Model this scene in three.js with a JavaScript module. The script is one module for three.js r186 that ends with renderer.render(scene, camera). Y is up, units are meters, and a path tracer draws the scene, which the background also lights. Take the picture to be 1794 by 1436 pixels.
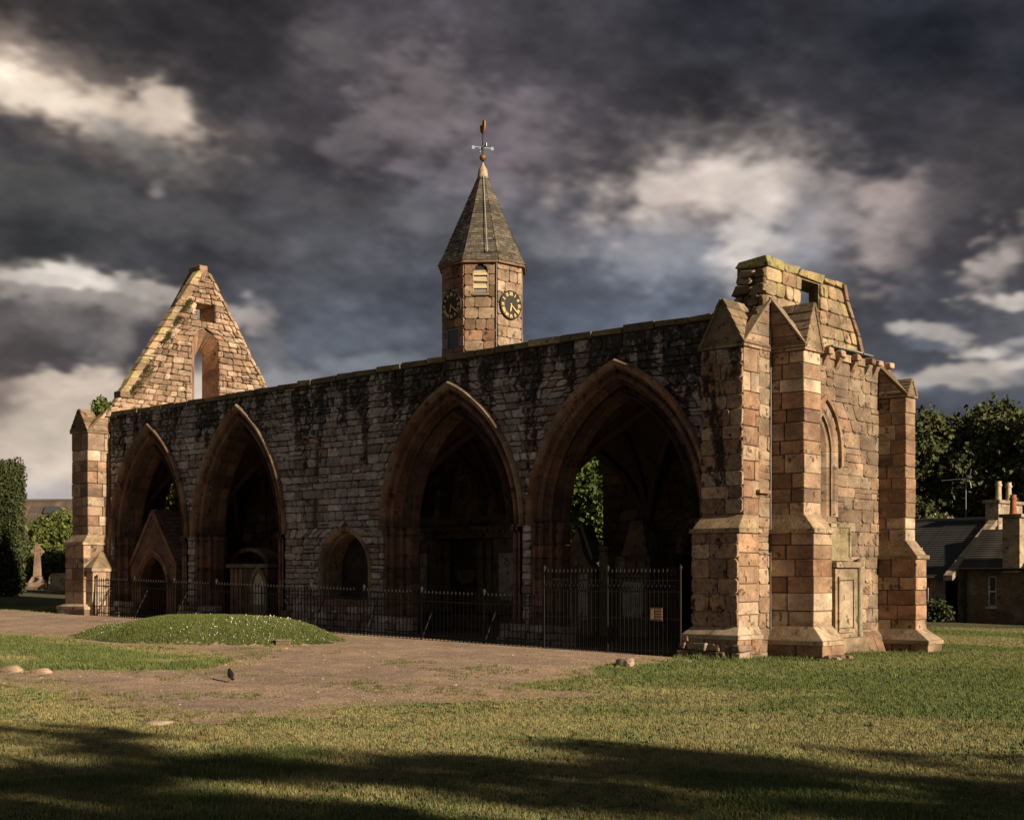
import * as THREE from 'three';
import { mergeGeometries } from 'three/addons/utils/BufferGeometryUtils.js';

// ------------------------------------------------------------------ camera, sky, sun, exposure
const scene = new THREE.Scene();
const FX = -0.65507, FZ = -0.75556;                       // the way the camera looks (level)
const EYE = new THREE.Vector3(13.888, 1.65, 22.571);
const camera = new THREE.PerspectiveCamera(2 * Math.atan(718 / 2425) * 180 / Math.PI, 1794 / 1436, 0.1, 3000);
camera.position.copy(EYE);
camera.lookAt(EYE.x + FX * 10, EYE.y, EYE.z + FZ * 10);
camera.setViewOffset(1794, 1436, 0, -287, 1794, 1436);    // rising front: verticals stay upright
camera.updateProjectionMatrix();
const renderer = new THREE.WebGLRenderer({ antialias: true });
renderer.setSize(1024, 819);
renderer.toneMapping = THREE.LinearToneMapping;
renderer.toneMappingExposure = 1.55;
renderer.shadowMap.enabled = true;

// seeded randomness and noise
function rng(seed) { let a = seed >>> 0; return () => { a = (a + 0x6D2B79F5) | 0; let t = Math.imul(a ^ (a >>> 15), 1 | a); t = (t + Math.imul(t ^ (t >>> 7), 61 | t)) ^ t; return ((t ^ (t >>> 14)) >>> 0) / 4294967296; }; }
const NT = new Float32Array(65536); { const r = rng(7); for (let i = 0; i < 65536; i++) NT[i] = r(); }
const PT = new Uint8Array(256); { const r = rng(11); for (let i = 0; i < 256; i++) PT[i] = i; for (let i = 255; i > 0; i--) { const j = Math.floor(r() * (i + 1)); const t = PT[i]; PT[i] = PT[j]; PT[j] = t; } }
const mod = (a, n) => ((a % n) + n) % n;
function vn(x, y, per = 256) {
  const xi = Math.floor(x), yi = Math.floor(y); let fx = x - xi, fy = y - yi; fx = fx * fx * (3 - 2 * fx); fy = fy * fy * (3 - 2 * fy);
  const x0 = mod(xi, per), x1 = mod(xi + 1, per), y0 = mod(yi, per) * 256, y1 = mod(yi + 1, per) * 256;
  const a = NT[y0 + x0], b = NT[y0 + x1], c = NT[y1 + x0], d = NT[y1 + x1];
  return a + (b - a) * fx + (c - a) * fy + (a - b - c + d) * fx * fy;
}
function fbm(x, y, oct = 4, per = 256) { let s = 0, a = 0.5, t = 0; for (let o = 0; o < oct; o++) { s += a * vn(x + o * 17, y + o * 31, per); t += a; a *= 0.5; x *= 2; y *= 2; per = Math.min(256, per * 2); } return s / t; }
function n3(x, y, z) {
  const xi = Math.floor(x), yi = Math.floor(y), zi = Math.floor(z); let fx = x - xi, fy = y - yi, fz = z - zi;
  fx = fx * fx * (3 - 2 * fx); fy = fy * fy * (3 - 2 * fy); fz = fz * fz * (3 - 2 * fz);
  const h = (i, j, k) => NT[PT[(PT[(xi + i) & 255] + yi + j) & 255] * 256 + ((zi + k) & 255)];
  const l = (a, b, t) => a + (b - a) * t;
  return l(l(l(h(0, 0, 0), h(1, 0, 0), fx), l(h(0, 1, 0), h(1, 1, 0), fx), fy), l(l(h(0, 0, 1), h(1, 0, 1), fx), l(h(0, 1, 1), h(1, 1, 1), fx), fy), fz);
}
function fbm3(x, y, z, oct = 5, gain = 0.5) { let s = 0, a = 0.5, t = 0; for (let o = 0; o < oct; o++) { s += a * n3(x + o * 13.7, y + o * 7.3, z + o * 3.1); t += a; a *= gain; x *= 2.03; y *= 2.03; z *= 2.03; } return s / t; }
const sst = (a, b, x) => { const t = Math.min(1, Math.max(0, (x - a) / (b - a))); return t * t * (3 - 2 * t); };
const mix = (a, b, t) => a + (b - a) * t;
const lin = (c) => { c /= 255; return c <= 0.04045 ? c / 12.92 : Math.pow((c + 0.055) / 1.055, 2.4); };

// storm sky: banks of cloud with the breaks where the photograph has them; the same cloud cover goes on all round
{
  const W = 2048, H = 2048, data = new Float32Array(W * H * 4);
  // broad tones of the cloud deck across the field of view: px, py, r, g, b
  const C = [[-300, 0, 58, 55, 56], [0, 0, 60, 56, 56], [450, 40, 56, 53, 56], [850, 50, 66, 63, 68], [1250, 50, 46, 48, 55], [1600, 70, 42, 45, 54], [1850, 150, 46, 49, 58], [-300, 350, 84, 80, 79], [100, 300, 78, 77, 78], [350, 320, 78, 76, 78], [600, 230, 68, 64, 68], [700, 130, 84, 79, 82], [900, 250, 96, 90, 94], [1060, 280, 76, 71, 75], [1250, 170, 62, 60, 64], [1500, 200, 58, 57, 62], [1760, 280, 84, 80, 83], [100, 420, 64, 66, 68], [350, 450, 70, 71, 75], [600, 450, 78, 79, 84], [900, 420, 100, 100, 107], [1100, 450, 96, 100, 110], [1400, 450, 112, 112, 117], [1550, 520, 76, 77, 83], [1660, 430, 76, 74, 78], [1900, 420, 96, 92, 94], [-300, 620, 110, 103, 100], [40, 590, 92, 86, 86], [250, 610, 80, 79, 84], [580, 590, 94, 100, 111], [700, 560, 90, 95, 106], [1000, 560, 86, 94, 107], [1200, 520, 94, 102, 115], [1620, 560, 78, 81, 90], [1760, 570, 100, 101, 106], [-300, 850, 165, 152, 142], [60, 860, 176, 165, 156], [250, 850, 176, 166, 160], [600, 850, 150, 150, 155], [1200, 850, 130, 132, 138], [1700, 730, 84, 89, 99], [1700, 880, 116, 118, 123], [2050, 700, 110, 110, 114]].map((c) => [c[0], c[1], lin(c[2]), lin(c[3]), lin(c[4])]);
  // breaks and wisps: px, py, half length, half height, slope in degrees, softness, raggedness, r, g, b
  const F = [
    [60, 112, 120, 40, 20, 0.9, 0.8, 150, 134, 122], [120, 160, 240, 70, 18, 1.0, 0.8, 128, 115, 108], [110, 168, 210, 38, 17, 0.7, 0.9, 222, 203, 183], [70, 158, 110, 24, 14, 0.6, 0.7, 240, 223, 203], [296, 186, 46, 34, 30, 0.5, 1.3, 216, 198, 181], [205, 222, 46, 15, 10, 0.6, 1.0, 214, 200, 188], [250, 250, 90, 26, 25, 0.9, 0.9, 112, 109, 107], [268, 330, 20, 13, 10, 0.7, 0.8, 140, 133, 128], [20, 292, 70, 16, 8, 0.9, 0.8, 100, 93, 90],
    [60, 330, 200, 50, 12, 1.0, 0.8, 84, 83, 84], [300, 385, 170, 30, 15, 1.0, 0.8, 90, 88, 90],
    [130, 512, 190, 34, 6, 0.7, 1.1, 150, 142, 136], [145, 497, 74, 17, 6, 0.5, 1.2, 226, 216, 206], [60, 492, 70, 10, 10, 0.6, 1.2, 196, 186, 177], [270, 515, 80, 13, 14, 0.6, 1.3, 172, 162, 155], [196, 590, 20, 74, 20, 0.9, 0.15, 132, 126, 123], [166, 600, 10, 60, 14, 0.9, 0.1, 118, 112, 110], [110, 570, 80, 30, 5, 1.0, 0.7, 108, 103, 102],
    [348, 690, 46, 60, 0, 0.6, 0.3, 218, 203, 190], [430, 548, 38, 30, 0, 0.6, 1.2, 158, 149, 146], [450, 592, 28, 34, 0, 0.9, 0.8, 118, 116, 118], [120, 800, 330, 142, -2, 0.18, 0.35, 216, 200, 184], [60, 690, 120, 30, 0, 0.5, 0.5, 200, 183, 168], [4, 690, 46, 50, 0, 0.8, 0.8, 112, 100, 97], [62, 700, 26, 7, 0, 0.8, 0.6, 182, 167, 155], [210, 700, 60, 12, 0, 0.9, 0.6, 176, 166, 158], [60, 880, 160, 40, 0, 1.0, 0.4, 158, 153, 156],
    [480, 655, 70, 22, 0, 0.9, 0.7, 150, 149, 152], [650, 636, 110, 20, -4, 0.9, 0.7, 128, 133, 142], [600, 585, 120, 26, 0, 1.0, 0.8, 104, 110, 121],
    [735, 165, 80, 84, 0, 0.9, 1.4, 118, 109, 112], [600, 90, 60, 30, 30, 0.9, 1.2, 92, 87, 89], [625, 250, 40, 34, 0, 0.9, 1.3, 106, 100, 103], [900, 250, 70, 70, 0, 0.9, 1.4, 122, 113, 117], [735, 370, 50, 40, 0, 0.9, 1.0, 106, 105, 110], [820, 300, 60, 30, 0, 0.9, 1.2, 110, 105, 110], [965, 420, 60, 36, 0, 0.9, 1.0, 116, 117, 125], [540, 340, 140, 26, 18, 1.0, 0.9, 86, 83, 85],
    [1190, 425, 110, 60, -8, 0.8, 0.9, 138, 143, 153], [1385, 400, 60, 80, 0, 0.9, 0.9, 148, 148, 153], [1240, 330, 200, 90, -8, 1.0, 0.8, 140, 131, 129], [1235, 325, 150, 54, -8, 0.85, 0.8, 198, 184, 176], [1255, 314, 110, 36, -8, 0.85, 0.6, 234, 219, 207], [1310, 405, 52, 60, -10, 0.7, 0.9, 200, 191, 186], [1150, 345, 60, 20, -15, 0.7, 0.8, 206, 192, 183], [1320, 345, 50, 40, 0, 0.7, 0.8, 222, 209, 200],
    [1535, 400, 70, 100, 12, 0.9, 1.1, 146, 135, 133], [1565, 338, 52, 30, 0, 0.8, 1.0, 170, 155, 150], [1520, 440, 40, 50, 0, 0.8, 1.0, 164, 152, 149], [1450, 365, 40, 60, 0, 0.9, 1.0, 150, 142, 141], [1640, 350, 50, 40, 0, 1.0, 1.0, 104, 98, 100],
    [1750, 450, 40, 76, 32, 0.6, 1.2, 172, 161, 156], [1772, 522, 66, 11, -4, 0.5, 1.2, 198, 188, 181], [1740, 548, 90, 9, -4, 0.6, 1.2, 92, 95, 102], [1648, 578, 60, 14, -4, 0.5, 1.3, 172, 165, 160], [1718, 604, 52, 16, 4, 0.5, 1.3, 196, 187, 179], [1780, 590, 50, 9, -5, 0.6, 1.2, 150, 146, 145], [1640, 600, 60, 9, 0, 0.7, 1.0, 98, 104, 114],
    [1640, 662, 150, 24, -3, 0.6, 0.9, 164, 156, 151], [1730, 640, 110, 16, -6, 0.7, 1.0, 178, 169, 161], [1730, 663, 24, 8, 0, 0.8, 0.8, 112, 114, 121], [1760, 704, 160, 22, 0, 0.4, 0.8, 82, 87, 97],
  ].map((c) => [c[0], c[1], c[2], c[3], Math.cos(c[4] * Math.PI / 180), Math.sin(c[4] * Math.PI / 180), c[5], c[6], lin(c[7]), lin(c[8]), lin(c[9])]);
  const K = 0.645;
  for (let j = 0; j < H; j++) {
    const el = ((j + 0.5) / H - 0.5) * Math.PI, ce = Math.cos(el), dy = Math.sin(el);
    for (let i = 0; i < W; i++) {
      const a = ((i + 0.5) / W - 0.5) * 2 * Math.PI, dx = Math.cos(a) * ce, dz = Math.sin(a) * ce, o = (j * W + i) * 4;
      if (dy < -0.12) { data[o] = 0.08; data[o + 1] = 0.078; data[o + 2] = 0.075; data[o + 3] = 1; continue; }
      const el2 = Math.max(dy, 0) + 0.16, qx = dx / el2, qz = dz / el2;
      const f = fbm3(qx * 0.9, qz * 0.9, dy * 2 + 4, 5, 0.52), f2 = fbm3(qx * 2.1 + 9, qz * 2.1, 8, 4, 0.5);
      const br = Math.pow(sst(0.34, 0.70, f + (f2 - 0.5) * 0.3), 1.25);
      let r = mix(0.038, 0.2, br), g = mix(0.038, 0.186, br), b = mix(0.046, 0.178, br);
      const fw = dx * FX + dz * FZ;
      if (fw > 0.3) {
        const px = 897 + 2425 * (dx * -FZ + dz * FX) / fw, py = 1005 - 2425 * dy / fw;
        const m = sst(-650, -150, px) * sst(2450, 1950, px) * sst(-600, -60, py);
        if (m > 0) {
          const N = (f, o, k) => fbm3(dx * f + o, dy * f * 1.5 + o * 0.7, dz * f - o, k, 0.55) - 0.5;
          const w1 = N(9, 3, 3), w2 = N(9, 23, 3), v1 = N(24, 41, 4), v2 = N(24, 57, 4), z1 = N(60, 71, 3), z2 = N(60, 91, 3), y1 = N(150, 13, 2), y2 = N(150, 19, 2), st = fbm3(dx * 30 - dy * 22 + 7, dy * 80 + dx * 30, dz * 30, 4, 0.6) - 0.5;
          const tx = px + w1 * 60 + v1 * 60 + z1 * 34 + y1 * 14, ty = py + w2 * 40 + v2 * 44 + z2 * 26 + y2 * 12, rag = v1 * 0.8 + v2 * 0.5 + z1 * 0.95 + z2 * 0.4 + y1 * 0.55 + st * 0.9;
          let sr = 0, sg = 0, sb = 0, sw = 1e-9;
          for (const c of C) { const ex = (tx - c[0]) / 170, ey = (ty - c[1]) / 120, w = 1 / (0.08 + Math.pow(ex * ex + ey * ey, 1.5)); sr += w * c[2]; sg += w * c[3]; sb += w * c[4]; sw += w; }
          sr /= sw; sg /= sw; sb /= sw;
          const d = Math.exp((fbm3(dx * 14 + 5, dy * 22, dz * 14, 7, 0.7) - 0.5) * 2.0 + (v1 - w2) * 0.4 + st * 0.6 + y1 * 0.25 - 0.05);
          sr *= d * 0.9; sg *= d * 0.89; sb *= d * 0.91;
          for (const c of F) { const ex = tx - c[0], ey = ty - c[1], q = Math.hypot((ex * c[4] + ey * c[5]) / c[2], (ey * c[4] - ex * c[5]) / c[3]); if (q > 2.2) continue; const k = sst(-c[6] * 0.85, c[6] * 0.85, 1 - q + rag * c[7]) * (c[6] > 0.75 ? 0.8 : 0.95), e = 1.04 + (d - 1) * 0.6; sr = mix(sr, c[8] * e, k); sg = mix(sg, c[9] * e, k); sb = mix(sb, c[10] * e, k); }
          r = mix(r, sr, m); g = mix(g, sg, m); b = mix(b, sb, m);
        }
      }
      data[o] = r * K; data[o + 1] = g * K; data[o + 2] = b * K; data[o + 3] = 1;
    }
  }
  const t = new THREE.DataTexture(data, W, H, THREE.RGBAFormat, THREE.FloatType);
  t.mapping = THREE.EquirectangularReflectionMapping; t.magFilter = THREE.LinearFilter; t.minFilter = THREE.LinearFilter; t.wrapS = THREE.RepeatWrapping; t.needsUpdate = true;
  scene.background = t; scene.environment = t;
}
const SUNEL = 20.5 * Math.PI / 180, SUNAZ = 0.5 * Math.PI / 180;
const sun = new THREE.DirectionalLight(new THREE.Color().setRGB(1.0, 0.78, 0.54), 5.0);
sun.target.position.set(-5, 0, 2); scene.add(sun.target);
sun.position.set(-5 + 90 * Math.cos(SUNEL) * Math.cos(SUNAZ), 90 * Math.sin(SUNEL), 2 - 90 * Math.cos(SUNEL) * Math.sin(SUNAZ));
sun.castShadow = true; sun.shadow.radius = 1; sun.shadow.mapSize.set(4096, 4096);
Object.assign(sun.shadow.camera, { left: -60, right: 60, top: 60, bottom: -60, near: 1, far: 260 });
scene.add(sun);

// ------------------------------------------------------------------ textures and materials
function tex(w, h, fn, srgb = true) {
  const d = new Uint8Array(w * h * 4);
  for (let j = 0; j < h; j++) for (let i = 0; i < w; i++) { const c = fn(i / w, j / h), o = (j * w + i) * 4; for (let k = 0; k < 3; k++) d[o + k] = Math.max(0, Math.min(255, c[k] * 255)); d[o + 3] = 255; }
  const t = new THREE.DataTexture(d, w, h); t.wrapS = t.wrapT = THREE.RepeatWrapping; t.magFilter = THREE.LinearFilter; t.minFilter = THREE.LinearMipmapLinearFilter; t.generateMipmaps = true; if (srgb) t.colorSpace = THREE.SRGBColorSpace; t.needsUpdate = true; return t;
}
// 4 m of weathered sandstone: grain, iron bands, pale lichen and dark specks
const stoneMap = tex(1024, 1024, (u, v) => {
  const c = fbm(u * 8, v * 8, 4, 8), g = fbm(u * 128, v * 128, 2, 128), m = fbm(u * 16 + 5, v * 32, 3, 16), l = fbm(u * 20 + 3, v * 20 + 9, 4, 20), k = fbm(u * 24 + 13, v * 24 + 2, 4, 24), q = fbm(u * 64 + 31, v * 64 + 17, 3, 64);
  let t = 0.80 + (c - 0.5) * 0.42 + (g - 0.5) * 0.22 + (m - 0.5) * 0.26;
  const li = sst(0.6, 0.72, l) * sst(0.45, 0.6, c), da = sst(0.6, 0.74, k * 0.7 + q * 0.3) * 0.5 * sst(0.36, 0.62, c + 0.04);
  t = mix(t, 1.0, li * 0.5) * (1 - da);
  return [t, t * mix(0.985, 1.0, li), t * mix(0.965, 0.99, li)];
});
const stoneBump = tex(1024, 1024, (u, v) => { const t = 0.5 * fbm(u * 32, v * 32, 4, 32) + 0.35 * fbm(u * 128, v * 128, 2, 128) + 0.3 * sst(0.3, 0.55, fbm(u * 64 + 4, v * 64, 2, 64)); return [t, t, t]; }, false);
// the shaded south wall, 24 m by 8 m: black algae under the coping and in runs, pale crusts of lichen
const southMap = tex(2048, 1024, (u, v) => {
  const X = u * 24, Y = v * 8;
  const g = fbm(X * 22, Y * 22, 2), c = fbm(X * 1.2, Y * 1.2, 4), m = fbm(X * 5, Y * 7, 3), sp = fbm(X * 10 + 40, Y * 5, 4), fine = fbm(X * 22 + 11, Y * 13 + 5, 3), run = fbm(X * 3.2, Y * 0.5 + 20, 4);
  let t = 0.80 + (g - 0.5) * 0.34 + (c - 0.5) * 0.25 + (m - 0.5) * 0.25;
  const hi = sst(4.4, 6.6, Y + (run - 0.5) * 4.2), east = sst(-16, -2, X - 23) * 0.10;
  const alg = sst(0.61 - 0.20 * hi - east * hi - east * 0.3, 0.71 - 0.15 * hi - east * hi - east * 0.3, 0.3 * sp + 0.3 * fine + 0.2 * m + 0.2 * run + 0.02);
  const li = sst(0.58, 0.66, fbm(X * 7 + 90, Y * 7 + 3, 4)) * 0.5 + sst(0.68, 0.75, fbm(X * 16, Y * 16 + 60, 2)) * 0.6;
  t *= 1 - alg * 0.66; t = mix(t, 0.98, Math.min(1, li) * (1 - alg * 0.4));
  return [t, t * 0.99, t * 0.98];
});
const gravelMap = tex(1024, 1024, (u, v) => {
  const g = fbm(u * 250, v * 250, 1, 250), p = fbm(u * 96, v * 96, 2, 96), c = fbm(u * 8, v * 8, 4, 8), st = sst(0.70, 0.80, fbm(u * 128 + 7, v * 128, 1, 128)), dk = sst(0.66, 0.8, fbm(u * 128 + 71, v * 128 + 9, 1, 128));
  let t = 0.72 + (g - 0.5) * 0.34 + (p - 0.5) * 0.34 + (c - 0.5) * 0.22; t = mix(t, 1.0, st * 0.5) * (1 - dk * 0.4);
  return [t, t * 0.985, t * 0.97];
});
const gravelBump = tex(512, 512, (u, v) => { const t = 0.5 * fbm(u * 100, v * 100, 2, 100) + 0.5 * sst(0.45, 0.8, fbm(u * 64 + 7, v * 64, 2, 64)); return [t, t, t]; }, false);
const lawnMap = tex(1024, 1024, (u, v) => {
  const g = fbm(u * 250, v * 180, 2, 250), p = fbm(u * 48, v * 48, 3, 48), c = fbm(u * 6, v * 6, 4, 6);
  const t = 0.62 + (g - 0.5) * 0.7 + (p - 0.5) * 0.5 + (c - 0.5) * 0.2, y = sst(0.5, 0.72, p);
  return [t * mix(0.96, 1.12, y), t, t * mix(0.9, 0.8, y)];
});
const lawnBump = tex(512, 512, (u, v) => { const t = fbm(u * 120, v * 120, 3, 120); return [t, t, t]; }, false);
const rep = (t, a, b) => { const c = t.clone(); c.repeat.set(a, b); c.needsUpdate = true; return c; };
const V = { vertexColors: true };
const M = {
  stone: new THREE.MeshStandardMaterial({ ...V, map: stoneMap, bumpMap: stoneBump, bumpScale: 0.0035, roughness: 0.95 }),
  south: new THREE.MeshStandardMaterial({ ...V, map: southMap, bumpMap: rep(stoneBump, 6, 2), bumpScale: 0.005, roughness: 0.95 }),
  gravel: new THREE.MeshStandardMaterial({ ...V, map: gravelMap, bumpMap: gravelBump, bumpScale: 0.007, roughness: 1 }),
  lawn: new THREE.MeshStandardMaterial({ ...V, map: lawnMap, bumpMap: lawnBump, bumpScale: 0.03, roughness: 1 }),
  leaf: new THREE.MeshStandardMaterial({ vertexColors: true, color: 0xffffff, roughness: 0.8, side: THREE.DoubleSide }),
  blade: new THREE.MeshStandardMaterial({ color: 0xffffff, roughness: 0.85, side: THREE.DoubleSide }),
  bark: new THREE.MeshStandardMaterial({ color: new THREE.Color().setRGB(0.07, 0.05, 0.035), map: stoneMap, bumpMap: stoneBump, bumpScale: 0.02, roughness: 1 }),
  iron: new THREE.MeshStandardMaterial({ color: new THREE.Color().setRGB(0.009, 0.0085, 0.008), roughness: 0.8 }),
  gold: new THREE.MeshStandardMaterial({ color: new THREE.Color().setRGB(0.22, 0.12, 0.045), roughness: 0.6, metalness: 0.5 }),
  goldpaint: new THREE.MeshStandardMaterial({ color: new THREE.Color().setRGB(0.72, 0.55, 0.22), roughness: 0.6 }),
  black: new THREE.MeshStandardMaterial({ color: new THREE.Color().setRGB(0.012, 0.012, 0.013), roughness: 0.6 }),
  cream: new THREE.MeshStandardMaterial({ color: new THREE.Color().setRGB(0.62, 0.55, 0.36), map: stoneMap, roughness: 0.8 }),
  white: new THREE.MeshStandardMaterial({ color: new THREE.Color().setRGB(0.75, 0.73, 0.7), map: stoneMap, roughness: 0.7 }),
  marble: new THREE.MeshStandardMaterial({ color: new THREE.Color().setRGB(0.8, 0.75, 0.66), map: stoneMap, roughness: 0.6 }),
  lead: new THREE.MeshStandardMaterial({ color: new THREE.Color().setRGB(0.30, 0.31, 0.32), map: stoneMap, roughness: 0.7 }),
  copper: new THREE.MeshStandardMaterial({ color: new THREE.Color().setRGB(0.35, 0.42, 0.36), roughness: 0.6 }),
  steel: new THREE.MeshStandardMaterial({ color: new THREE.Color().setRGB(0.22, 0.24, 0.27), roughness: 0.4, metalness: 0.6 }),
  blue: new THREE.MeshStandardMaterial({ color: new THREE.Color().setRGB(0.10, 0.17, 0.24), roughness: 0.5 }),
  glass: new THREE.MeshStandardMaterial({ color: new THREE.Color().setRGB(0.05, 0.065, 0.075), roughness: 0.12 }),
  slate: new THREE.MeshStandardMaterial({ ...V, map: stoneMap, roughness: 0.8 }),
  terracotta: new THREE.MeshStandardMaterial({ color: new THREE.Color().setRGB(0.42, 0.16, 0.07), map: stoneMap, roughness: 0.85 }),
  sign: new THREE.MeshStandardMaterial({ color: new THREE.Color().setRGB(0.17, 0.08, 0.04), roughness: 0.6 }),
  crow: new THREE.MeshStandardMaterial({ color: new THREE.Color().setRGB(0.012, 0.012, 0.014), roughness: 0.5 }),
  petal: new THREE.MeshStandardMaterial({ color: new THREE.Color().setRGB(0.8, 0.78, 0.7), roughness: 0.8, side: THREE.DoubleSide }),
};

// ------------------------------------------------------------------ helpers
const taken = {};
function numbered(n) { const k = taken[n] = (taken[n] ?? -1) + 1; return k ? n + '_' + String(k).padStart(3, '0') : n; }
function tag(o, label, category, group) { o.userData.label = label; o.userData.category = category; if (group) o.userData.group = group; return o; }
function thing(name, label, category, group) { const o = new THREE.Group(); o.name = numbered(name); scene.add(o); return tag(o, label, category, group); }
function mesh(name, geo, mat, parent) { const m = new THREE.Mesh(geo, mat); m.name = name; m.castShadow = m.receiveShadow = true; if (parent) parent.add(m); return m; }
function structure(name, geo, mat) { const m = mesh(name, geo, mat, scene); m.userData.kind = 'structure'; return m; }
function merge(list) { const some = list.some((g) => g.index), all = list.every((g) => g.index); const l = some && !all ? list.map((g) => (g.index ? g.toNonIndexed() : g)) : list; for (const k of ['uv', 'color', 'normal']) if (!l.every((g) => g.attributes[k])) l.forEach((g) => g.deleteAttribute(k)); const g = mergeGeometries(l); if (!g.attributes.normal) g.computeVertexNormals(); return g; }
const V3 = (x, y, z) => new THREE.Vector3(x, y, z);
function colorize(g, c) { const n = g.attributes.position.count, a = new Float32Array(n * 3); for (let i = 0; i < n; i++) { a[3 * i] = c[0]; a[3 * i + 1] = c[1]; a[3 * i + 2] = c[2]; } g.setAttribute('color', new THREE.BufferAttribute(a, 3)); return g; }
function buffer(pos, idx, uv, col) {
  const g = new THREE.BufferGeometry(); g.setAttribute('position', new THREE.Float32BufferAttribute(pos, 3)); g.setAttribute('uv', new THREE.Float32BufferAttribute(uv, 2)); if (idx) g.setIndex(idx); g.computeVertexNormals(); if (col) colorize(g, col); return g;
}
// chamfered hexahedron: eight corners, bottom ring b[4] then top ring t[4], both counter-clockwise seen from above
const HF = [[0, 3, 2, 1], [4, 5, 6, 7], [0, 1, 5, 4], [1, 2, 6, 5], [2, 3, 7, 6], [3, 0, 4, 7]];
function hexa(c, bevel, col, uvo = 0) {
  const pos = [], uv = [], idx = [], at = {};
  let cen = [0, 0, 0]; for (const p of c) for (let k = 0; k < 3; k++) cen[k] += p[k] / 8;
  HF.forEach((f, fi) => {
    const m = [0, 1, 2].map((k) => (c[f[0]][k] + c[f[1]][k] + c[f[2]][k] + c[f[3]][k]) / 4);
    for (const v of f) {
      const d = [0, 1, 2].map((k) => m[k] - c[v][k]), l = Math.hypot(...d) || 1, s = Math.min(0.4, bevel * 1.35 / l);
      const p = [0, 1, 2].map((k) => c[v][k] + d[k] * s); at[fi + '_' + v] = pos.length / 3; pos.push(...p);
      if (fi < 2) uv.push(p[0] / 4 + uvo, p[2] / 4); else uv.push((p[0] + p[2]) / 4 + uvo, p[1] / 4);
    }
    const q = f.map((v) => at[fi + '_' + v]); idx.push(q[0], q[1], q[2], q[0], q[2], q[3]);
  });
  const tri = (a, b, d) => { // wind outwards
    const P = (i) => [pos[3 * i], pos[3 * i + 1], pos[3 * i + 2]], A = P(a), B = P(b), D = P(d);
    const u = [B[0] - A[0], B[1] - A[1], B[2] - A[2]], w = [D[0] - A[0], D[1] - A[1], D[2] - A[2]], n = [u[1] * w[2] - u[2] * w[1], u[2] * w[0] - u[0] * w[2], u[0] * w[1] - u[1] * w[0]];
    if (n[0] * (A[0] - cen[0]) + n[1] * (A[1] - cen[1]) + n[2] * (A[2] - cen[2]) < 0) idx.push(a, d, b); else idx.push(a, b, d);
  };
  for (let i = 0; i < idx.length; i += 3) { // main faces outward too
    const P = (k) => [pos[3 * k], pos[3 * k + 1], pos[3 * k + 2]], A = P(idx[i]), B = P(idx[i + 1]), D = P(idx[i + 2]);
    const u = [B[0] - A[0], B[1] - A[1], B[2] - A[2]], w = [D[0] - A[0], D[1] - A[1], D[2] - A[2]], n = [u[1] * w[2] - u[2] * w[1], u[2] * w[0] - u[0] * w[2], u[0] * w[1] - u[1] * w[0]];
    if (n[0] * (A[0] - cen[0]) + n[1] * (A[1] - cen[1]) + n[2] * (A[2] - cen[2]) < 0) { const t = idx[i + 1]; idx[i + 1] = idx[i + 2]; idx[i + 2] = t; }
  }
  for (let a = 0; a < 6; a++) for (let b = a + 1; b < 6; b++) {
    const sh = HF[a].filter((v) => HF[b].includes(v)); if (sh.length !== 2) continue;
    const p = at[a + '_' + sh[0]], q = at[a + '_' + sh[1]], r = at[b + '_' + sh[1]], s = at[b + '_' + sh[0]]; tri(p, q, r); tri(p, r, s);
  }
  for (let v = 0; v < 8; v++) { const fs = [0, 1, 2, 3, 4, 5].filter((f) => HF[f].includes(v)).map((f) => at[f + '_' + v]); tri(fs[0], fs[1], fs[2]); }
  const g = buffer(pos, idx, uv, col), nm = g.attributes.normal; // every main face keeps its own plane, only the chamfers are rounded
  HF.forEach((f, fi) => { const q = f.map((v) => at[fi + '_' + v]), P = (k) => V3(pos[3 * k], pos[3 * k + 1], pos[3 * k + 2]), m = P(q[0]).add(P(q[1])).add(P(q[2])).add(P(q[3])).multiplyScalar(0.25), n = P(q[2]).sub(P(q[0])).cross(P(q[3]).sub(P(q[1]))).normalize(); if (n.dot(m.sub(V3(...cen))) < 0) n.negate(); for (const k of q) nm.setXYZ(k, n.x, n.y, n.z); });
  return g;
}
function box8(x0, x1, y0, y1, z0, z1, j = 0, r) { const k = () => (r ? (r() - 0.5) * 2 * j : 0); return [[x0, y0, z1], [x1, y0, z1], [x1, y0, z0], [x0, y0, z0], [x0, y1, z1], [x1, y1, z1], [x1, y1, z0], [x0, y1, z0]].map((p) => [p[0] + k(), p[1] + k(), p[2] + k()]); }
const block = (x0, x1, y0, y1, z0, z1, bevel = 0.012, col = [0.3, 0.3, 0.3], j = 0, r) => hexa(box8(x0, x1, y0, y1, z0, z1, j, r), bevel, col, r ? r() : 0);
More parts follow.
